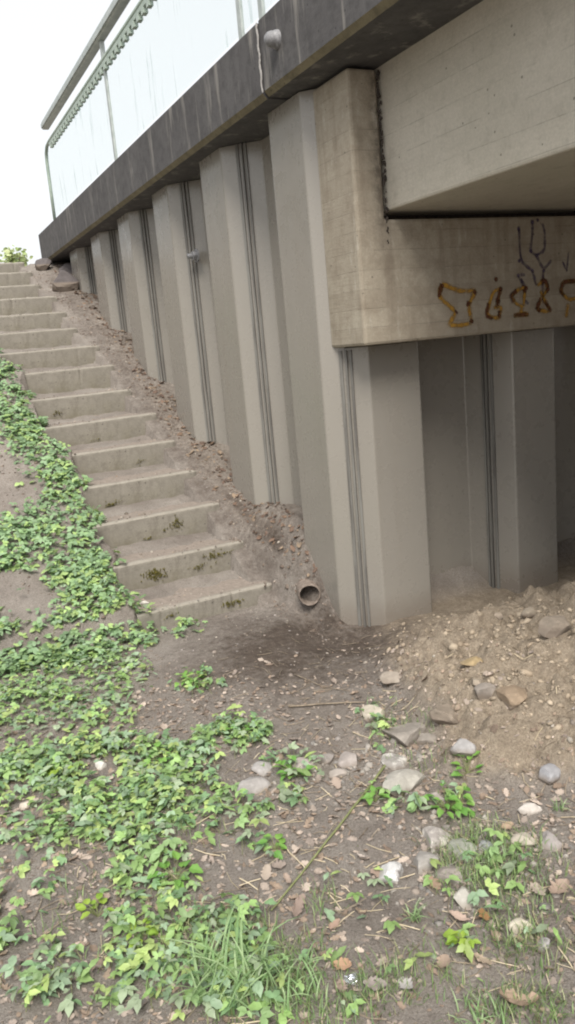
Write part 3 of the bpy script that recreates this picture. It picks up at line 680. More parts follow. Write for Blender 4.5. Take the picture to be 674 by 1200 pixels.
link('pipe_wall', mesh('pipe_wall', V_, F_, True), MAT['pipe'], dp)
V_ = [dirv * -.16 + (sx * math.cos(2 * math.pi * q / S_) + sz * math.sin(2 * math.pi * q / S_)) * R2 * .99 for q in range(S_)]
link('silt', mesh('silt', V_, [tuple(range(S_))]), MAT['pipe_in'], dp)  # near-black disc paints the shade inside the pipe mouth

# ------------------------------------------------------------------ stones
def stone_mesh(sx_, sy_, sz_, seed, ang=.0, sub=3):
    import bmesh
    bm = bmesh.new(); bmesh.ops.create_icosphere(bm, subdivisions=sub, radius=1)
    r_ = random.Random(seed); planes = [(Vector((r_.gauss(0, 1), r_.gauss(0, 1), r_.gauss(0, .8))).normalized(), r_.uniform(.45, .85)) for _ in range(9 if ang else 5)]
    for v in bm.verts:
        p = v.co.copy()
        for nn, d_ in planes:
            e = p.dot(nn) - d_
            if e > 0: p -= nn * e * (1.0 if ang else .75)
        q = fbm(np.array([p.x * 1.7 + seed, p.x * 5 + seed]), np.array([p.y * 1.7 + p.z, p.y * 5 + p.z * 3]), 3, seed % 50)
        p *= 1 + .10 * q[0] + .07 * q[1]
        v.co = Vector((p.x * sx_, p.y * sy_, p.z * sz_))
    me = bpy.data.meshes.new('stone'); bm.to_mesh(me); bm.free()
    if not ang: me.polygons.foreach_set('use_smooth', [True] * len(me.polygons))
    return me
CREAM, BLUE, BROWN, PALE, GREEN, TAN, OCH = (.52, .47, .39), (.27, .27, .28), (.26, .225, .19), (.48, .46, .43), (.33, .34, .29), (.36, .29, .22), (.38, .29, .165)
STONES = [
 (440, 833, 31, 23, .5, CREAM, 0, 'rounded cream stone at the end of the thin twig above the grey slab stone', None),
 (477, 857, 44, 36, .35, (.30, .27, .24), 1, 'largest brownish grey flat stone at the foot of the sand heap', None),
 (464, 888, 24, 30, .5, (.33, .31, .29), 0, 'speckled stone with white end standing between green leaves below the grey slab stone', (.6, .58, .54)),
 (294, 919, 40, 32, .35, (.35, .33, .32), 1, 'blue grey angular stone lying alone among green plants left of centre', None),
 (310, 900, 22, 20, .4, (.40, .38, .37), 1, 'small grey stone leaning on the back of the angular blue grey stone', None),
 (362, 894, 27, 22, .45, (.44, .39, .36), 0, 'pinkish pale stone at the left of the row of stones left of centre', None),
 (383, 887, 20, 20, .4, (.32, .29, .27), 0, 'dull grey stone in the middle of the small stone row', None),
 (410, 889, 24, 24, .45, (.36, .32, .30), 0, 'round grey brown stone at the right end of the small stone row', None),
 (398, 908, 20, 14, .4, (.45, .40, .36), 1, 'low pale stone just in front of the small stone row', None),
 (474, 918, 48, 24, .3, (.42, .40, .36), 1, 'wide low pale stone in front of the speckled stone', None),
 (545, 877, 24, 22, .6, (.36, .35, .35), 1, 'blocky blue grey stone set in the front of the sand heap', None),
 (645, 907, 26, 16, .5, (.34, .34, .36), 1, 'wedge of blue grey stone at the right end of the sand heap', None),
 (515, 981, 30, 26, .5, (.36, .33, .31), 0, 'rounded grey stone with white vein at the back of the stone cluster', (.58, .55, .5)),
 (549, 994, 38, 26, .4, GREEN, 1, 'greenish grey slanting stone in the stone cluster', None),
 (573, 994, 18, 15, .5, (.31, .32, .33), 1, 'small blue grey stone right of the greenish slanting stone', None),
 (501, 1009, 29, 28, .45, (.34, .32, .30), 0, 'dull round grey stone left in the stone cluster', None),
 (530, 1024, 28, 30, .55, (.31, .275, .25), 1, 'brownish angular block at the front of the stone cluster', None),
 (547, 1053, 25, 22, .6, (.46, .44, .40), 1, 'squared pale grey stone nearest the camera in the stone cluster', None),
 (463, 1019, 32, 25, .4, (.60, .60, .60), 0, 'bleached white hollowed stone left of the stone cluster', (.24, .22, .21)),
 (647, 986, 27, 20, .5, (.36, .33, .32), 1, 'grey stone at the right edge above the grass', None),
 (619, 986, 28, 18, .4, (.50, .45, .38), 1, 'cream wedge stone beside the grey stone at the right edge', None),
 (622, 949, 23, 12, .4, (.62, .58, .54), 1, 'thin white stone chip below the sand heap', None),
 (463, 793, 27, 20, .4, (.33, .285, .24), 1, 'tan grey stone on the dark soil left of the sand heap', None),
 (554, 776, 24, 16, .5, OCH, 0, 'ochre yellow stone high on the sand heap', None),
 (573, 812, 30, 20, .5, (.30, .265, .235), 1, 'grey slab poking from the middle of the sand heap', None),
 (527, 835, 34, 24, .5, (.27, .225, .18), 0, 'brown rounded stone sunk into the left flank of the sand heap', None),
 (500, 864, 22, 20, .5, (.28, .25, .22), 0, 'brownish stone just right of the largest flat stone', None),
 (605, 815, 34, 36, .5, (.29, .22, .155), 1, 'large brown clod on the right side of the sand heap', None),
 (611, 1087, 25, 12, .4, (.62, .57, .47), 1, 'cream flat chip on the grass in the lower right', None),
 (638, 1107, 20, 12, .4, (.36, .34, .35), 1, 'small grey chip to the right of the cream flat chip', None),
 (517, 937, 22, 18, .4, (.37, .33, .30), 0, 'grey stone half under the green plant below the sand heap', None),
 (560, 800, 16, 12, .5, (.40, .34, .27), 0, 'small sandy pebble below the ochre stone', None),
 (118, 899, 13, 11, .6, (.66, .64, .60), 0, 'small white pebble among the leaves on the left', None),
 (31, 943, 17, 13, .5, (.60, .54, .46), 0, 'cream pebble near the left edge among leaves', None),
 (171, 708, 15, 7, .4, (.66, .63, .58), 1, 'white chip lying on the lowest step', None),
 (281, 838, 9, 8, .5, (.55, .50, .46), 1, 'pale chip on bare soil above the ferny plants', None),
 (655, 736, 38, 16, .5, (.28, .235, .19), 0, 'broad brown boulder at the crest of the sand heap on the right', None),
 (583, 722, 13, 9, .6, (.36, .30, .24), 0, 'small tan stone on the crest of the sand heap', None),
 (620, 716, 17, 11, .6, (.34, .29, .23), 0, 'round tan stone at the crest of the sand heap near the dark pile', None),
]
for i, (px, py, w_, h_, zf, col, ang, lab, vein) in enumerate(STONES):
    x, y, t = at(px, py + h_ * .25); s = w_ / FPX * t * .63; sy_ = s * min(1.1, max(.6, h_ / w_ * 1.15)); sz_ = max(.45, zf) * s * 1.15
    o = link('stone', stone_mesh(s, sy_, sz_, i * 13 + 5, 1), stonemat(col, vein), label=lab, cat='stone', group='stones on the ground')
    o.location = (x, y + sy_ * .2, gz(x, y) + sz_ * .12); o.rotation_euler = (rnd.uniform(-.15, .15), rnd.uniform(-.15, .15), rnd.uniform(0, .6) - .45)
# small angular rubble between the larger stones
RC = [at(px, py)[:2] for px, py in ((370, 895), (410, 900), (470, 930), (500, 985), (540, 1010), (520, 1050), (580, 1000), (620, 990), (455, 890), (600, 1060), (300, 925))]
n2 = 420; ci = nr.integers(0, len(RC), n2); X = np.array([c_[0] for c_ in RC])[ci] + nr.normal(0, .08, n2); Y = np.array([c_[1] for c_ in RC])[ci] + nr.normal(0, .07, n2)
RV = np.array([(-1, -.7, -.5), (1, -.8, -.4), (.8, .9, -.5), (-.9, .7, -.5), (-.6, -.5, .6), (.5, -.6, .5), (.6, .3, .7), (-.4, .6, .4)]); RF = np.array([(0, 3, 2, 1), (4, 5, 6, 7), (0, 1, 5, 4), (1, 2, 6, 5), (2, 3, 7, 6), (3, 0, 4, 7)])
_d2 = nr.random((n2, 8, 3)) * .7 - .35; T = RV[None] + _d2; S1 = np.clip(nr.lognormal(math.log(.006), .5, n2), .003, .018)
def _late():
    rp_ = np.array([(.36, .33, .30), (.29, .265, .24), (.42, .39, .35), (.25, .235, .22)])
    P, Fo, Co = instance(T_RUB, RF, X_RUB, Y_RUB, height(X_RUB, Y_RUB), S_RUB, nr.uniform(0, 6.28, len(X_RUB)), normals(X_RUB, Y_RUB) + nr.normal(0, .3, (len(X_RUB), 3)), rp_[nr.integers(0, 4, len(X_RUB))] * nr.uniform(.75, 1.1, (len(X_RUB), 1)))
    link('rubble', npmesh('rubble', P, Fo, False, Co), MAT['grit'], kind='stuff', label='small angular stone chips among the larger stones', cat='rubble')
T_RUB, X_RUB, Y_RUB, S_RUB = T, X, Y, S1
# heap of rock and dry leaves at the upper end of the wall
for i, (x, y, z, s, lab) in enumerate([(1.79, 8.75, 2.34, .17, 'purplish grey rock beneath the far end of the edge beam, nearest the steps'),
                                       (1.98, 9.15, 2.46, .17, 'purplish grey rock under the far end of the edge beam, behind the nearer rock'),
                                       (1.72, 9.35, 2.60, .10, 'small dark rock beside the top steps under the edge beam')]):
    o = link('rock', stone_mesh(s, s * 1.1, s * .8, 300 + i, 1), stonemat((.12, .105, .105)), label=lab, cat='rock', loc=(x, y, z - .04))

# ------------------------------------------------------------------ scattered stuff
def ico():
    t = (1 + 5 ** .5) / 2; v = np.array([(-1, t, 0), (1, t, 0), (-1, -t, 0), (1, -t, 0), (0, -1, t), (0, 1, t), (0, -1, -t), (0, 1, -t), (t, 0, -1), (t, 0, 1), (-t, 0, -1), (-t, 0, 1)], float)
    v /= np.linalg.norm(v[0]); f = np.array([(0, 11, 5), (0, 5, 1), (0, 1, 7), (0, 7, 10), (0, 10, 11), (1, 5, 9), (5, 11, 4), (11, 10, 2), (10, 7, 6), (7, 1, 8), (3, 9, 4), (3, 4, 2), (3, 2, 6), (3, 6, 8), (3, 8, 9), (4, 9, 5), (2, 4, 11), (6, 2, 10), (8, 6, 7), (9, 8, 1)])
    return v, f
def normals(X, Y):
    e = .02; hx_ = (height(X + e, Y) - height(X - e, Y)) / (2 * e); hy_ = (height(X, Y + e) - height(X, Y - e)) / (2 * e)
    hx_ = np.clip(hx_, -1.2, 1.2); hy_ = np.clip(hy_, -1.2, 1.2)
    n2 = np.c_[-hx_, -hy_, np.ones_like(hx_)]; return n2 / np.linalg.norm(n2, axis=1)[:, None]
def on_steps(X, Y):
    return (Y > 4.0) & (Y < 10) & (X > np.interp(Y, STY, STXL)) & (X < np.interp(Y, STY, STXR))
def topz(X, Y):
    g = height(X, Y); k = np.clip(np.searchsorted(np.array(STY), Y) - 1, 0, 14); return np.where(on_steps(X, Y), np.array(STZ)[k] + .001, g)
def instance(T, TF, X, Y, Z, S, rot, N_, cols, lift=0., rowcol=None):
    """many copies of a small template joined in one mesh. N_: up direction per copy"""
    n2 = len(X); ca, sa = np.cos(rot), np.sin(rot)
    N_ = N_ / np.linalg.norm(N_, axis=1)[:, None]; tx = np.c_[ca, sa, np.zeros(n2)]; tx -= N_ * (tx * N_).sum(1)[:, None]; tx /= np.linalg.norm(tx, axis=1)[:, None]; ty = np.cross(N_, tx)
    if T.ndim == 2: T = np.repeat(T[None], n2, 0)
    T = T * (S[:, None, None] if S.ndim == 1 else S[:, None, :])
    P = T[:, :, :1] * tx[:, None] + T[:, :, 1:2] * ty[:, None] + T[:, :, 2:] * N_[:, None] + np.c_[X, Y, Z + lift][:, None]
    m_ = T.shape[1]; Fo = (TF[None] + (np.arange(n2) * m_)[:, None, None]).reshape(-1, TF.shape[1])
    return P.reshape(-1, 3), Fo, np.repeat(cols, m_, 0)
TB = (0, 3.35)
def inview(n2, x0=-.35, x1=3.9, y0=.95, y1=3.6):
    return nr.uniform(x0, x1, n2), nr.uniform(y0, y1, n2)
_late()
# grit and small gravel
X, Y = inview(7000); Xs, Ys = nr.uniform(.9, 2.0, 3500), nr.uniform(3.6, 9.5, 3500); X = np.r_[X, Xs]; Y = np.r_[Y, Ys]
keep = (Y < 3.34) | ((X < 1.9) & (Y > 3.34)); X, Y = X[keep], Y[keep]
dens = (.35 + .65 * vnoise(X * 2.5, Y * 2.5, 3)) * (1 - .8 * np.exp(-((X - 1.66) / .5) ** 2 - ((Y - 3.36) / .45) ** 2)); hq, hr_ = heap_uv(X, Y); keep = nr.random(len(X)) < dens * (1 - .75 * hq); X, Y = X[keep], Y[keep]
S1 = nr.lognormal(math.log(.0042), .5, len(X)); S1 = np.clip(S1, .002, .016)
iv, iF = ico(); iv = iv * np.array([1, .8, .55])
pal = np.array([(.30, .255, .22), (.27, .23, .2), (.40, .36, .31), (.2, .17, .14), (.31, .28, .26), (.33, .275, .22)])
T = iv[None] * (1 + .3 * (nr.random((len(X), 12, 1)) - .5))
P, Fo, Co = instance(T, iF, X, Y, topz(X, Y), S1, nr.uniform(0, 6.28, len(X)), normals(X, Y), pal[nr.integers(0, 6, len(X))] * nr.uniform(.75, 1.15, (len(X), 1)))
link('gravel', npmesh('gravel', P, Fo, True, Co), MAT['grit'], kind='stuff', label='loose grit and small gravel strewn over the soil and steps', cat='gravel')
# clods on the sand heap
n2 = 3000; X = nr.normal(2.25, .5, n2); Y = nr.normal(2.4, .45, n2); hu_, hv_ = heap_uv(X, Y); keep = (Y < 3.3) & (hu_ > nr.random(n2) * .8); X, Y = X[keep], Y[keep]
S1 = np.clip(nr.lognormal(math.log(.0055), .6, len(X)), .002, .028)
T = iv[None] * (1 + .9 * (nr.random((len(X), 12, 1)) - .5)); pal2 = np.array([(.40, .33, .25), (.43, .355, .27), (.37, .30, .225), (.46, .385, .295)])
P, Fo, Co = instance(T, iF, X, Y, height(X, Y), S1, nr.uniform(0, 6.28, len(X)), normals(X, Y), pal2[nr.integers(0, 4, len(X))] * nr.uniform(.8, 1.1, (len(X), 1)), 0)
link('clods', npmesh('clods', P, Fo, False, Co), MAT['grit'], kind='stuff', label='lumps of dug sandy soil on the heap under the bridge', cat='soil clods')

Y = nr.uniform(3.3, 9.3, 2600); X = np.interp(Y, STY, STXR) + nr.uniform(-.06, .30, 2600); keep = X < 1.915; X, Y = X[keep], Y[keep]
Y3 = nr.uniform(2.9, 7.5, 2200); X3 = np.interp(Y3, STY, STXL) - np.abs(nr.normal(0, .35, 2200)); X = np.r_[X, X3]; Y = np.r_[Y, Y3]
S1 = np.clip(nr.lognormal(math.log(.0045), .55, len(X)), .002, .018); T = iv[None] * (1 + .9 * (nr.random((len(X), 12, 1)) - .5)); pal3 = np.array([(.20, .16, .13), (.24, .195, .16), (.18, .14, .115), (.28, .235, .20)])
P, Fo, Co = instance(T, iF, X, Y, topz(X, Y), S1, nr.uniform(0, 6.28, len(X)), normals(X, Y), pal3[nr.integers(0, 4, len(X))] * nr.uniform(.8, 1.1, (len(X), 1)), 0)
link('crumbs', npmesh('crumbs', P, Fo, False, Co), MAT['grit'], kind='stuff', label='crumbly brown soil lumps on the slopes on both sides of the steps', cat='soil clods')
# oak-like dead leaf
def oakleaf(curl=.25, lobes=True):
    pts = []
    n3 = 9
    for i in range(n3):
        t = i / (n3 - 1); w_ = .34 * math.sin(math.pi * min(1, t * .93 + .05)) ** .8
        if lobes: w_ *= (1.15 if i % 2 else .68)
        pts.append((t - .5, w_))
    V_ = []; 
    for t, w_ in pts:
        zc = curl * (t * t) ; V_ += [(t, -w_, zc + curl * w_ * .9), (t, 0, zc), (t, w_, zc + curl * w_ * .9)]
    F_ = []
    for i in range(n3 - 1): a = i * 3; F_ += [(a, a + 3, a + 4, a + 1), (a + 1, a + 4, a + 5, a + 2)]
    return np.array(V_, float), np.array(F_)
OV, OF = oakleaf(.5)
def litter(X, Y, size, name, pal, label, lift=.003, tilt=.35):
    T = np.repeat(OV[None], len(X), 0); T = T * np.array([1, 1, 1]) ; T[:, :, 2] *= nr.uniform(-1.1, 1.6, (len(X), 1)); T[:, :, 2] += .12 * (nr.random((len(X), len(OV))) - .5); T[:, :, 1] *= nr.uniform(.55, 1.2, (len(X), 1))
    N_ = normals(X, Y) + nr.normal(0, tilt, (len(X), 3)); N_[:, 2] = np.abs(N_[:, 2]) + .3
    P, Fo, Co = instance(T, OF, X, Y, topz(X, Y), size, nr.uniform(0, 6.28, len(X)), N_, pal[nr.integers(0, len(pal), len(X))] * nr.uniform(.75, 1.15, (len(X), 1)), lift)
    link(name, npmesh(name, P, Fo, False, Co), MAT['litter'], kind='stuff', label=label, cat='leaf litter')
LP = np.array([(.40, .31, .24), (.48, .40, .34), (.30, .23, .18), (.56, .47, .40), (.36, .30, .26)])
X, Y = inview(11000, -.3, 2.1, .95, 3.3); keep = nr.random(len(X)) < (.25 + .9 * vnoise(X * 3, Y * 3, 77)) * (1 - .85 * sstep(2.7, 3.1, Y) * (X > 1.2)); X, Y = X[keep], Y[keep]
hq, hr_ = heap_uv(X, Y); keep = nr.random(len(X)) > hq * .85 * (Y > 1.7); X, Y = X[keep], Y[keep]
litter(X, Y, np.clip(nr.lognormal(math.log(.016), .45, len(X)), .007, .042), 'leaf_litter', LP, 'dry brown leaf fragments scattered on the foreground soil')
RP = np.array([(.20, .135, .10), (.25, .17, .12), (.16, .11, .085), (.31, .235, .17)])
n2 = 900; Y = nr.uniform(3.75, 9.3, n2); X = 1.93 - np.abs(nr.normal(0, .06, n2)) + nr.choice([0, .09], n2); keep = X > 1.70; X, Y = X[keep], Y[keep]
Xb = nr.normal(2.0, .1, 160); Yb = nr.normal(9.0, .3, 160); X = np.r_[X, Xb]; Y = np.r_[Y, Yb]
litter(X, Y, np.clip(nr.lognormal(math.log(.025), .4, len(X)), .012, .055), 'wall_foot_litter', RP, 'reddish brown dead leaves gathered along the foot of the sheet piles', .005, .4)
n2 = 700; X = nr.uniform(.9, 1.72, n2); Y = np.array(STY)[nr.integers(0, 14, n2)] - np.abs(nr.normal(0, .06, n2)) - .01; keep = Y > 4.1; X, Y = X[keep], Y[keep]
litter(X, Y, np.clip(nr.lognormal(math.log(.018), .35, len(X)), .008, .035), 'step_litter', LP, 'leaf crumbs lying at the back of the step treads', .004, .5)
# thin twigs and dry stalks
def stick_stuff(n2, x0, x1, y0, y1, name, label, col):
    X, Y = inview(n2, x0, x1, y0, y1); hq, hr_ = heap_uv(X, Y); keep = (hq < .2) | (nr.random(n2) < .15); X, Y = X[keep], Y[keep]; V_, F_ = [], []
    for x, y in zip(X, Y):
        L_ = rnd.uniform(.02, .09); g = rnd.uniform(0, 6.28); r_ = rnd.uniform(.0007, .0018); p = []
        for k in range(3):
            xx = x + math.cos(g) * L_ * k / 2 + rnd.uniform(-.004, .004); yy = y + math.sin(g) * L_ * k / 2 + rnd.uniform(-.004, .004); p.append((xx, yy, k))
        zz = height(np.array([q[0] for q in p]), np.array([q[1] for q in p])); v, f = tube([(q[0], q[1], z_ + .003 + rnd.uniform(0, .006)) for q, z_ in zip(p, zz)], r_, 3, False)
        o0 = len(V_); V_ += v; F_ += [tuple(a + o0 for a in q) for q in f]
    link(name, mesh(name, V_, F_), MAT['stalk' if col else 'twig'], kind='stuff', label=label, cat='twigs')
stick_stuff(900, -.3, 2.2, .95, 3.4, 'twig_litter', 'thin brown twigs strewn over the soil', 0)
stick_stuff(420, .2, 2.2, .95, 2.6, 'dry_stalk_litter', 'thin straw coloured stalks among the grass', 1)

# ------------------------------------------------------------------ ground cover plants
# patches as (photo x, photo y, half width, half height, strength) laid on the soil where they grow
PATCH = [(40, 450, 26, 22, .9), (40, 500, 24, 30, 1.), (55, 545, 28, 30, 1.), (70, 590, 42, 35, 1.), (40, 625, 50, 40, 1.), (95, 640, 40, 38, 1.), (20, 645, 35, 30, .9), (110, 690, 30, 30, 1.),
         (95, 720, 38, 30, .9), (20, 760, 60, 40, 1.), (90, 770, 60, 45, 1.), (40, 850, 90, 70, 1.), (120, 860, 50, 50, .9), (140, 790, 40, 30, .6), (190, 900, 60, 40, .8), (60, 960, 80, 60, .9), (170, 950, 60, 45, .9),
         (250, 950, 45, 40, .8), (225, 880, 50, 25, .6), (30, 1060, 60, 70, 1.), (180, 1020, 60, 50, .9), (160, 1120, 70, 60, .8), (60, 1150, 60, 50, .6), (250, 1110, 70, 60, .95), (280, 1170, 70, 40, .8),
         (280, 862, 38, 20, .8), (340, 905, 36, 20, .8), (230, 800, 32, 14, .8), (225, 740, 22, 14, .6), (300, 1000, 22, 25, .4), (515, 948, 40, 14, .5), (455, 940, 30, 16, .35), (440, 850, 30, 30, .2),
         (560, 1030, 70, 50, .08), (600, 1090, 60, 50, .08), (420, 1060, 50, 50, .16), (480, 1100, 60, 50, .08), (380, 1160, 80, 40, .3), (540, 1110, 20, 20, .3), (590, 1180, 60, 30, .12), (15, 905, 40, 60, .8), (325, 935, 40, 30, .4), (10, 430, 18, 22, .8), (60, 332, 20, 6, .5)]
BARE = [(195, 845, 42, 30), (25, 705, 45, 36), (15, 545, 34, 65), (105, 1010, 28, 20), (90, 1065, 26, 24), (120, 905, 26, 16), (250, 1010, 35, 26), (110, 1120, 22, 40), (350, 975, 45, 32), (60, 1190, 40, 12), (300, 925, 30, 22), (150, 720, 14, 16)]
def pc(L_): 
    out = []
    for q in L_:
        x, y, t = at(q[0], q[1]); xr, yr, _ = at(q[0] + q[2], q[1]); xu, yu, _ = at(q[0], q[1] - q[3]); xd, yd, _ = at(q[0], q[1] + q[3])
        a = np.array([xr - x, yr - y]); b_ = np.array([(xu - xd) / 2, (yu - yd) / 2])
        if np.linalg.norm(b_) > 1.2: b_ *= 1.2 / np.linalg.norm(b_)
        Mi = np.linalg.inv(np.c_[a, b_] + np.eye(2) * 1e-4); out.append((x, y, Mi) + tuple(q[4:]))
    return out
PA, BA = pc(PATCH), pc(BARE)
def veg(X, Y):
    d = np.zeros_like(X)
    for x, y, Mi, s_ in PA:
        q = Mi @ np.array([X - x, Y - y]); r_ = np.sqrt((q ** 2).sum(0)); d = np.maximum(d, s_ * sstep(1.25, .55, r_))
    for x, y, Mi in BA:
        q = Mi @ np.array([X - x, Y - y]); r_ = np.sqrt((q ** 2).sum(0)); d = d * (1 - .93 * sstep(1.25, .7, r_))
    for yy, ww in ((4.1, .16), (4.5, .14), (4.9, .13), (5.3, .14), (5.7, .15), (6.1, .15), (6.5, .14), (6.9, .13), (7.4, .12), (7.9, .10)):
        d = np.maximum(d, 1.0 * np.exp(-((X - np.interp(yy, STY, STXL) + .10) / ww) ** 2 - ((Y - yy) / .24) ** 2))
    return d * (1 - on_steps(X, Y) * (X > np.interp(Y, STY, STXL) + .09))
# pointed oval leaf with a slight fold; three to a stalk
def leaflet(n3=5, w_=.36, fold=.25, droop=.25, tooth=.0):
    V_ = []
    for i in range(n3 + 1):
        t = i / n3; ww = w_ * math.sin(math.pi * t ** .8) ** .85 * (1 + (tooth if i % 2 else -tooth)); z_ = -droop * t * t
        V_ += [(t, -ww, z_ + fold * ww), (t, 0, z_), (t, ww, z_ + fold * ww)]
    F_ = []
    for i in range(n3): a = i * 3; F_ += [(a, a + 3, a + 4, a + 1), (a + 1, a + 4, a + 5, a + 2)]
    return np.array(V_, float), np.array(F_)
LV, LF = leaflet(5, .29, .28, .30, .13); LV4, LF4 = leaflet(3, .34, .22, .2)
def cover(n2, x0, x1, y0, y1, smin, smax, name, tmpl, pal, label, h=.05, dthr=1.0, seed=5, lo=.09):
    X, Y = nr.uniform(x0, x1, n2), nr.uniform(y0, y1, n2)
    d = veg(X, Y) * (lo + 1.0 * sstep(.34, .60, vnoise(X * 7, Y * 7, seed) * .6 + vnoise(X * 2.5, Y * 2.5, seed + 3) * .4)); keep = nr.random(n2) < d * dthr; X, Y = X[keep], Y[keep]
    TV, TF = tmpl; n2 = len(X); k = 3
    X = np.repeat(X, k); Y = np.repeat(Y, k); base = np.repeat(nr.uniform(0, 6.28, n2), k); rot = base + np.tile(np.array([-1.15, 0, 1.15]), n2) + nr.normal(0, .2, n2 * k)
    S1 = np.repeat(nr.uniform(smin, smax, n2), k) * nr.uniform(.8, 1.1, n2 * k); hh = np.repeat(nr.uniform(.15, 1., n2) ** 1.3 * h, k)
    N_ = normals(X, Y) * .8 + np.repeat(nr.normal(0, .30, (n2, 3)), k, 0) + nr.normal(0, .15, (n2 * k, 3)); N_[:, 2] = np.abs(N_[:, 2]) + .35
    c_ = np.repeat(pal[nr.integers(0, len(pal), n2)] * nr.uniform(.7, 1.25, (n2, 1)), k, 0)
    P, Fo, Co = instance(TV, TF, X, Y, topz(X, Y), S1, rot, N_, c_, 0); P = P + np.repeat(np.c_[np.zeros(len(X)), np.zeros(len(X)), hh], TV.shape[0], 0)
    link(name, npmesh(name, P, Fo, False, Co), MAT['leaves'], kind='stuff', label=label, cat='ground cover')
    return X[::k], Y[::k], hh[::k]
GP = np.array([(.30, .45, .20), (.34, .52, .19), (.24, .39, .20), (.36, .53, .21), (.33, .46, .30), (.46, .59, .22), (.38, .47, .31)])
DK = np.array([(.29, .44, .21), (.32, .47, .26), (.25, .38, .21), (.40, .55, .21)])
a_ = cover(17500, -.5, 2.1, .9, 3.0, .010, .038, 'ground_elder', (LV, LF), GP, 'low green three leaved plants spreading over the foreground', .055)
b2 = cover(11500, -.5, 2.1, 2.2, 4.4, .014, .032, 'ground_elder_behind', (LV4, LF4), GP, 'green leafy ground cover left of the lowest steps', .05, 1.1, 9, .22)
c2 = cover(26000, -.2, 1.2, 3.8, 9.6, .018, .040, 'ivy', (LV4, LF4), DK, 'dark green ivy creeping up the left side of the stairs', .07, 1.3, 15, .42)
# stalks of the ground cover
V_, F_ = [], []
for X, Y, H_ in (a_, b2):
    sel = nr.random(len(X)) < .4
    for x, y, h_ in zip(X[sel], Y[sel], H_[sel]):
        x1, y1 = x + rnd.uniform(-.02, .02), y + rnd.uniform(-.02, .02); z0 = 0; k = len(V_)
        V_ += [(x1, y1, None), (x1 + .0018, y1, None), (x + .0012, y, h_), (x, y, h_)]; F_.append((k, k + 1, k + 2, k + 3))
A_ = np.array([(v[0], v[1]) for v in V_]); zz = topz(A_[:, 0], A_[:, 1]); V_ = [(v[0], v[1], z_ + (v[2] or 0)) for v, z_ in zip(V_, zz)]
link('leaf_stalks', mesh('leaf_stalks', V_, F_), MAT['greenstem'], kind='stuff', label='thin stalks under the ground cover leaves', cat='stalks')
# short sparse grass
GRS = pc([(560, 1010, 90, 50, .8), (620, 1080, 70, 60, .8), (420, 1060, 60, 60, .6), (380, 1150, 110, 60, 1.), (600, 1185, 80, 30, .9), (470, 1070, 60, 50, .5), (250, 1130, 90, 70, .6), (480, 870, 60, 40, .3), (140, 1000, 120, 120, .25), (490, 1170, 80, 40, .5)])
n2 = 90000; X, Y = nr.uniform(-.4, 1.7, n2), nr.uniform(.95, 2.6, n2); d = np.zeros(n2)
for x, y, Mi, s_ in GRS:
    q = Mi @ np.array([X - x, Y - y]); d = np.maximum(d, s_ * sstep(1.3, .4, np.sqrt((q ** 2).sum(0))))
d *= sstep(.35, .7, vnoise(X * 9, Y * 9, 91) * .5 + vnoise(X * 3, Y * 3, 95) * .5); keep = nr.random(n2) < d * .8; X, Y = X[keep], Y[keep]; n2 = len(X)
L_ = nr.uniform(.015, .05, n2); g = nr.uniform(0, 6.28, n2); lean = nr.uniform(.2, 1.1, n2); w_ = nr.uniform(.0008, .0017, n2); Z = height(X, Y)
dx, dy = np.cos(g), np.sin(g); P = np.zeros((n2, 5, 3))
for i, (t, ww) in enumerate(((0, 1), (0, -1), (.5, .8), (.5, -.8), (1, 0))):
    P[:, i, 0] = X + dx * L_ * lean * t * t - dy * w_ * ww; P[:, i, 1] = Y + dy * L_ * lean * t * t + dx * w_ * ww; P[:, i, 2] = Z + L_ * t * (1 - .25 * lean * t)
F = np.concatenate([np.array([(0, 1, 3), (0, 3, 2), (2, 3, 4)])[None] + (np.arange(n2) * 5)[:, None, None]]).reshape(-1, 3)
gp = np.array([(.22, .34, .12), (.28, .40, .16), (.38, .40, .22), (.18, .28, .12)])[nr.integers(0, 4, n2)] * nr.uniform(.8, 1.2, (n2, 1))
link('short_grass', npmesh('short_grass', P.reshape(-1, 3), F, False, np.repeat(gp, 5, 0)), MAT['leaves'], kind='stuff', label='short sparse grass in the lower part of the foreground', cat='grass')

# individual herbs with separate leaves
hl = [mesh('leaf', *[a.tolist() for a in leaflet(6, w, .25, d, .12)]) for w, d in ((.34, .3), (.40, .5), (.30, .15))]
hl2 = [m_.copy() for m_ in hl]
HERBS = [(525, 950, 50, 30, 'herb', 'broad bright green plant with many leaflets just below the sand heap'),
         (548, 908, 24, 12, 'herb', 'small green plant on the lower edge of the sand heap'),
         (262, 716, 22, 10, 'herb', 'small green weed against the lowest step, left of the other one'),
         (291, 708, 15, 7, 'herb', 'tiny weed by the right end of the lowest step'),
         (228, 800, 45, 20, 'herb', 'spreading green weed on bare soil below the stairs'),
         (283, 860, 42, 22, 'herb', 'leafy green weed above the blue grey angular stone'),
         (345, 912, 38, 20, 'herb', 'green weed between the blue grey stone and the small stone row'),
         (322, 1000, 18, 9, 'herb', 'single small sprig on the brown earth patch'),
         (543, 1110, 28, 12, 'herb_lime', 'light green sprig in front of the squared pale stone'),
         (440, 940, 26, 10, 'herb', 'small weed to the left of the wide low pale stone'),
         (75, 908, 36, 12, 'herb_lime', 'lime green plant on the left beside the white pebble'),
         (190, 895, 34, 12, 'herb', 'fresh green plant below the bare earth patch on the left'),
         (115, 1075, 34, 10, 'herb_lime', 'yellow green plant low on the left side'),
         (165, 1105, 34, 12, 'herb_lime', 'lime leaved plant beside the long grass tuft'),
         (205, 1035, 46, 14, 'herb', 'taller nettle like plant with broad leaves left of the long grass')]
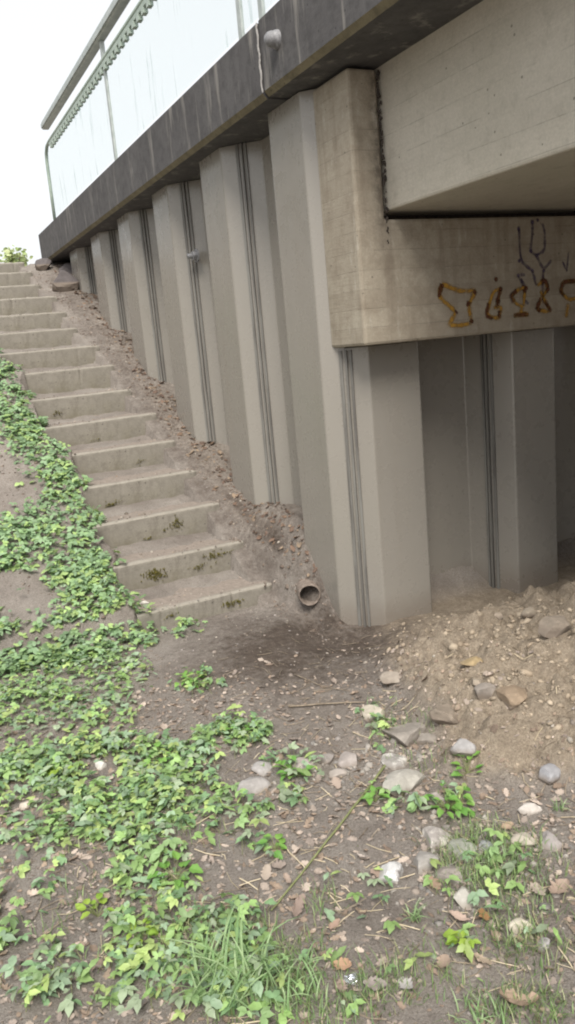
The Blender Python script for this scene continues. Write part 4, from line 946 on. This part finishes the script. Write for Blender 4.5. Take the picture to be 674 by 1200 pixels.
for (px, py, wpx, nl, mk, lab) in HERBS:
    x, y, t = at(px, py); w_ = wpx / FPX * t * .5; e = empty('herb', (x, y, gz(x, y)), lab, 'plant', 'small green weeds')
    vs, fs = [], []
    for k in range(nl):
        g = rnd.uniform(0, 6.28); r_ = w_ * math.sqrt(rnd.random()) * .9; hh = rnd.uniform(.012, .045); s = rnd.uniform(.020, .036) * (1.25 if 'nettle' in lab else 1)
        pos = (r_ * math.cos(g), r_ * math.sin(g), gz(x + r_ * math.cos(g), y + r_ * math.sin(g)) - gz(x, y) + hh)
        me = (hl if mk == 'herb' else hl2)[k % 3]
        if not me.materials: me.materials.append(MAT[mk])
        o = link('leaf', me, None, e, loc=pos); o.scale = (s, s, s); o.rotation_euler = (rnd.uniform(-.4, .4), rnd.uniform(-.5, .15), g + rnd.uniform(-.8, .8))
        v, f = tube([(0, 0, 0), (pos[0] * .6, pos[1] * .6, pos[2] * .8), pos], [.0014, .0011, .0008], 4, False); o0 = len(vs); vs += v; fs += [tuple(a + o0 for a in q) for q in f]
    link('stems', mesh('stems', vs, fs), MAT['greenstem'], e)
# grass tufts
def tuft(px, py, n3, Lmax, spread, lab, wmax=.0042):
    x, y, t = at(px, py); e = empty('grass_tuft', (x, y, gz(x, y)), lab, 'grass', 'grass tufts in the foreground')
    for k in range(n3):
        g = rnd.uniform(0, 6.28); L_ = Lmax * rnd.uniform(.45, 1); w_ = rnd.uniform(.0016, wmax); lean = rnd.uniform(.3, 1.3); r0 = spread * math.sqrt(rnd.random()); g0 = rnd.uniform(0, 6.28); bx_, by_ = r0 * math.cos(g0), r0 * math.sin(g0)
        z0 = gz(x + bx_, y + by_) - gz(x, y); V_ = []
        for i in range(7):
            s = i / 6; a = lean * s; rr = L_ * s * math.sin(a) * .9; hz = L_ * (s * math.cos(a * .95)); ww = w_ * (1 - s ** 2.5) + .0002
            cx, cy = bx_ + rr * math.cos(g), by_ + rr * math.sin(g); V_ += [(cx - math.sin(g) * ww, cy + math.cos(g) * ww, z0 + max(hz, .004)), (cx, cy, z0 + max(hz, .004) - ww * .5), (cx + math.sin(g) * ww, cy - math.cos(g) * ww, z0 + max(hz, .004))]
        F_ = [];
        for i in range(6): a = i * 3; F_ += [(a, a + 1, a + 4, a + 3), (a + 1, a + 2, a + 5, a + 4)]
        link('blade', mesh('blade', V_, F_), MAT['blade'], e)
tuft(275, 1160, 110, .18, .09, 'large tuft of long arching grass blades at the bottom of the picture')
tuft(350, 1165, 50, .11, .08, 'looser tuft of grass just right of the largest tuft', .003)
tuft(488, 1078, 26, .06, .02, 'small upright grass tuft in front of the bleached white stone', .0022)
tuft(578, 1012, 30, .06, .035, 'low grass tuft right of the stone cluster', .002)
tuft(560, 1200, 40, .06, .06, 'short grass tuft at the bottom right edge', .002)
tuft(655, 950, 18, .05, .02, 'thin grass tuft at the right edge below the sand heap', .002)

# individual dead leaves
def bigleaf(seed, elong=1.0):
    r_ = random.Random(seed); cu = r_.uniform(.15, .6); n3 = 11; V_ = []
    for i in range(n3):
        t = i / (n3 - 1); w_ = .33 / elong * math.sin(math.pi * min(1, t * .94 + .03)) ** .7 * (1.08 if i % 2 else .80) * r_.uniform(.8, 1.2); bend = cu * (t - .5) ** 2 * 1.4
        V_ += [(t - .5, -w_, bend + cu * w_ + r_.uniform(-.05, .05)), (t - .5, -w_ * .5, bend + cu * w_ * .3), (t - .5, 0, bend), (t - .5, w_ * .5, bend + cu * w_ * .3), (t - .5, w_ * r_.uniform(.8, 1.1), bend + cu * w_ + r_.uniform(-.05, .05))]
    F_ = [(i * 5 + k, i * 5 + k + 5, i * 5 + k + 6, i * 5 + k + 1) for i in range(n3 - 1) for k in range(4)]
    return mesh('dead_leaf', V_, F_)
DL = [(350, 1068, 34, (.34, .26, .22), 'lobed grey brown dead leaf below the long thin stick'), (313, 1028, 20, (.50, .42, .35), 'pale curled dead leaf on bare earth right of the leafy patch'),
      (338, 1038, 20, (.42, .33, .27), 'pinkish dead leaf touching the long thin stick'), (393, 1090, 18, (.46, .32, .25), 'rusty pink dead leaf on the grass in the lower middle'),
      (403, 1138, 24, (.50, .32, .21), 'orange tan dead leaf beside the scrap of foil'), (440, 1160, 26, (.34, .29, .27), 'grey dead leaf right of the scrap of foil'),
      (538, 1084, 24, (.55, .42, .35), 'star shaped pale pink dead leaf left of the orange leaf'), (567, 1080, 20, (.42, .24, .11), 'orange brown dead leaf in front of the squared pale stone'),
      (520, 1137, 27, (.42, .32, .25), 'flat tan dead leaf in the lower right grass'), (448, 1135, 18, (.54, .44, .38), 'pale dead leaf standing on edge above the grey leaf'),
      (477, 1162, 22, (.50, .47, .46), 'bleached silvery dead leaf near the bottom centre right'), (566, 1132, 26, (.48, .38, .29), 'long curled straw coloured leaf right of the flat tan leaf'),
      (608, 1184, 44, (.50, .37, .28), 'largest tan dead leaf at the bottom right'), (655, 1048, 32, (.46, .35, .28), 'broad tan dead leaf at the right edge'),
      (595, 975, 15, (.48, .36, .26), 'small tan leaf beside the cream wedge stone'), (632, 1050, 22, (.52, .44, .37), 'cream dead leaf beside the broad tan one at the right edge'),
      (425, 1010, 16, (.55, .48, .43), 'pale narrow leaf left of the bleached white stone'), (444, 1030, 20, (.40, .30, .25), 'brown dead leaf just below the bleached white stone'),
      (400, 1165, 20, (.40, .31, .26), 'dull brown leaf at the bottom beneath the foil scrap'), (120, 1060, 20, (.38, .29, .24), 'brown leaf on the bare strip in the left foreground'),
      (300, 1175, 24, (.42, .31, .25), 'dead leaf under the long grass tuft'), (85, 960, 16, (.42, .34, .28), 'curled brown leaf in the left foreground greenery'),
      (40, 945, 16, (.48, .40, .34), 'pale leaf by the cream pebble on the left'), (520, 1000, 0, (.4, .3, .2), ''), (220, 1078, 18, (.44, .34, .28), 'small brown leaf beside the nettle like plant'),
      (590, 770, 0, (.3, .2, .1), ''), (395, 922, 18, (.45, .36, .3), 'pale brown leaf below the low pale stone'), (510, 1040, 18, (.36, .25, .18), 'brown leaf left of the brownish angular block'), (525, 717, 0, (.3, .2, .1), '')]
for i, (px, py, wpx, col, lab) in enumerate(DL):
    if not wpx: continue
    x, y, t = at(px, py); s = wpx / FPX * t * .92; N_ = normals(np.array([x]), np.array([y]))[0]
    o = link('dead_leaf', bigleaf(i + 40, 1.6 if 'narrow' in lab or 'long' in lab else 1.0), dryleaf(col), label=lab, cat='dead leaf', group='dead leaves on the ground'); o.scale = (s, s, s)
    q = Vector(N_).to_track_quat('Z', 'Y'); o.rotation_euler = (q @ __import__('mathutils').Euler((rnd.uniform(-.35, .35), rnd.uniform(-.35, .35), rnd.uniform(0, 6.28))).to_quaternion()).to_euler(); o.location = (x, y, gz(x, y) + .012)
# sticks
def stick(pp, r_, mat, lab, lift=.008, name='stick'):
    pts = []
    for i in range(len(pp) - 1):
        for k in range(6):
            a = k / 6; px = pp[i][0] * (1 - a) + pp[i + 1][0] * a; py = pp[i][1] * (1 - a) + pp[i + 1][1] * a; pts.append((px, py))
    pts.append(pp[-1]); P3 = []
    for px, py in pts:
        x, y, t = at(px, py); P3.append((x, y, gz(x, y) + lift))
    for _ in range(3): P3 = [P3[0]] + [tuple((np.array(P3[i - 1]) + np.array(P3[i]) * 2 + np.array(P3[i + 1])) / 4) for i in range(1, len(P3) - 1)] + [P3[-1]]
    P3 = [(a + rnd.uniform(-.0012, .0012), b_ + rnd.uniform(-.0012, .0012), c_ + rnd.uniform(0, .001)) for a, b_, c_ in P3]
    v, f = tube(P3, [r_ * (1.15 - .5 * i / len(P3)) for i in range(len(P3))], 6); link(name, mesh(name, v, f, True), MAT[mat], label=lab, cat='stick')
stick([(454, 896), (430, 930), (405, 962), (362, 1018), (318, 1072)], .0042, 'greenstem', 'long thin greenish brown stick running diagonally past the stones')
stick([(338, 831), (380, 827), (428, 826)], .004, 'twig', 'thin twig lying level left of the cream stone')
stick([(-10, 781), (20, 784), (48, 788)], .003, 'stalk', 'pale dry stalk across the leaves at the left edge')
stick([(322, 985), (340, 1003), (358, 1021)], .0022, 'stalk', 'short bent pale stalk on the brown earth patch')
stick([(345, 792), (380, 808), (410, 812)], .002, 'twig', 'fine root like twig on the dark soil below the pipe')
stick([(430, 830), (436, 870), (432, 890)], .0025, 'twig', 'thin upright running twig beside the flat grey stone')
stick([(395, 690), (405, 705), (416, 716)], .005, 'twig', 'short brown root against the corner of the sheet piles')
# crumpled foil
x, y, t = at(413, 1153); me = stone_mesh(.026, .016, .011, 77, 1, 3)
for v in me.vertices: v.co *= rnd.uniform(.65, 1.15)
link('foil_scrap', me, MAT['foil'], label='crumpled silver foil scrap on the grass near the bottom', cat='litter', loc=(x, y, gz(x, y) + .012))

# ------------------------------------------------------------------ far greenery above the stairs
def shrub(loc, rx, rz, n3, lab, seed):
    r2 = np.random.default_rng(seed); e = empty('shrub', loc, lab, 'shrub')
    P0 = r2.normal(0, .42, (n3, 3)); P0 = P0[(P0 ** 2).sum(1) < 1.1]; X, Y, Z = P0[:, 0] * rx, P0[:, 1] * rx, P0[:, 2] * rz + rz * .9
    c_ = np.array([(.48, .56, .26), (.56, .62, .34), (.40, .50, .22)])[r2.integers(0, 3, len(X))] * r2.uniform(.8, 1.2, (len(X), 1))  # leaf greens lightened so the crown looks blown out
    P, Fo, Co = instance(LV4, LF4, X, Y, Z, r2.uniform(.05, .09, len(X)), r2.uniform(0, 6.28, len(X)), r2.normal(0, .6, (len(X), 3)) + np.array([0, 0, .6]), c_)
    link('crown', npmesh('crown', P, Fo, False, Co), MAT['leaves'], e)
    ps = []
    for k in range(6):
        g = k * 1.05; ps.append(tube([(0, 0, 0), (rx * .2 * math.cos(g), rx * .2 * math.sin(g), rz * .6), (rx * .55 * math.cos(g), rx * .55 * math.sin(g), rz * 1.3)], [.02, .012, .005], 5))
    v, f = join(ps); link('stems', mesh('stems', v, f), MAT['bark'], e)
shrub((1.66, 10.9, 2.62), .20, .20, 300, 'pale green sunlit shrub at the top of the stairs beside the edge beam', 5)
for i, (x, y, h_, r_) in enumerate([(-4.2, 4.5, 3.2, 1.5), (-4.6, 7.6, 3.8, 1.7), (-4.4, 10.8, 3.4, 1.6), (-4.9, 14.5, 4.2, 1.9), (-5.6, 18.8, 4.6, 2.1), (-6.6, 24.0, 5.0, 2.4), (-8.0, 30.0, 5.2, 2.7)]):  # trees out of view, added to darken the left-facing pile faces and their reflections
    r2 = np.random.default_rng(50 + i); g0 = gz(x, y)
    e = empty('hedge_tree', (x, y, g0 - .05), ['broad bushy tree on the left bank nearest the stairs foot', 'second bushy tree on the left bank', 'third bushy tree on the left bank', 'fourth bushy tree on the left bank, level with the top of the stairs', 'fifth bushy tree on the left beyond the stairs', 'sixth bushy tree on the left beyond the stairs', 'farthest bushy tree on the left beyond the stairs'][i], 'tree', 'trees on the left bank')
    v, f = join([tube([(0, 0, 0), (.05, .02, h_ * .35), (.02, -.06, h_ * .75)], [.11, .085, .03], 8)] + [tube([(.04, 0, h_ * (.15 + .07 * k)), (math.cos(k * 1.3) * r_ * .4, math.sin(k * 1.3) * r_ * .4, h_ * (.35 + .08 * k)), (math.cos(k * 1.3) * r_ * .7, math.sin(k * 1.3) * r_ * .7, h_ * (.42 + .09 * k))], [.04, .025, .01], 5) for k in range(6)])
    link('trunk', mesh('trunk', v, f), MAT['bark'], e)
    cl_ = r2.normal(0, 1, (26, 3)); cl_ /= np.linalg.norm(cl_, axis=1)[:, None]; cl_ *= r2.uniform(.3, .8, (26, 1)); ci = r2.integers(0, 26, 3600)
    P0 = cl_[ci] + r2.normal(0, .17, (3600, 3)); X, Y, Z = P0[:, 0] * r_, P0[:, 1] * r_, h_ * .52 + P0[:, 2] * h_ * .5
    c_ = np.array([(.09, .11, .04), (.12, .14, .05), (.07, .09, .035)])[r2.integers(0, 3, 3600)]
    P, Fo, Co = instance(LV4, LF4, X, Y, Z, r2.uniform(.12, .22, 3600), r2.uniform(0, 6.28, 3600), r2.normal(0, .6, (3600, 3)) + np.array([0, 0, .5]), c_)
    link('crown', npmesh('crown', P, Fo, False, Co), MAT['leaves'], e)
print('done')
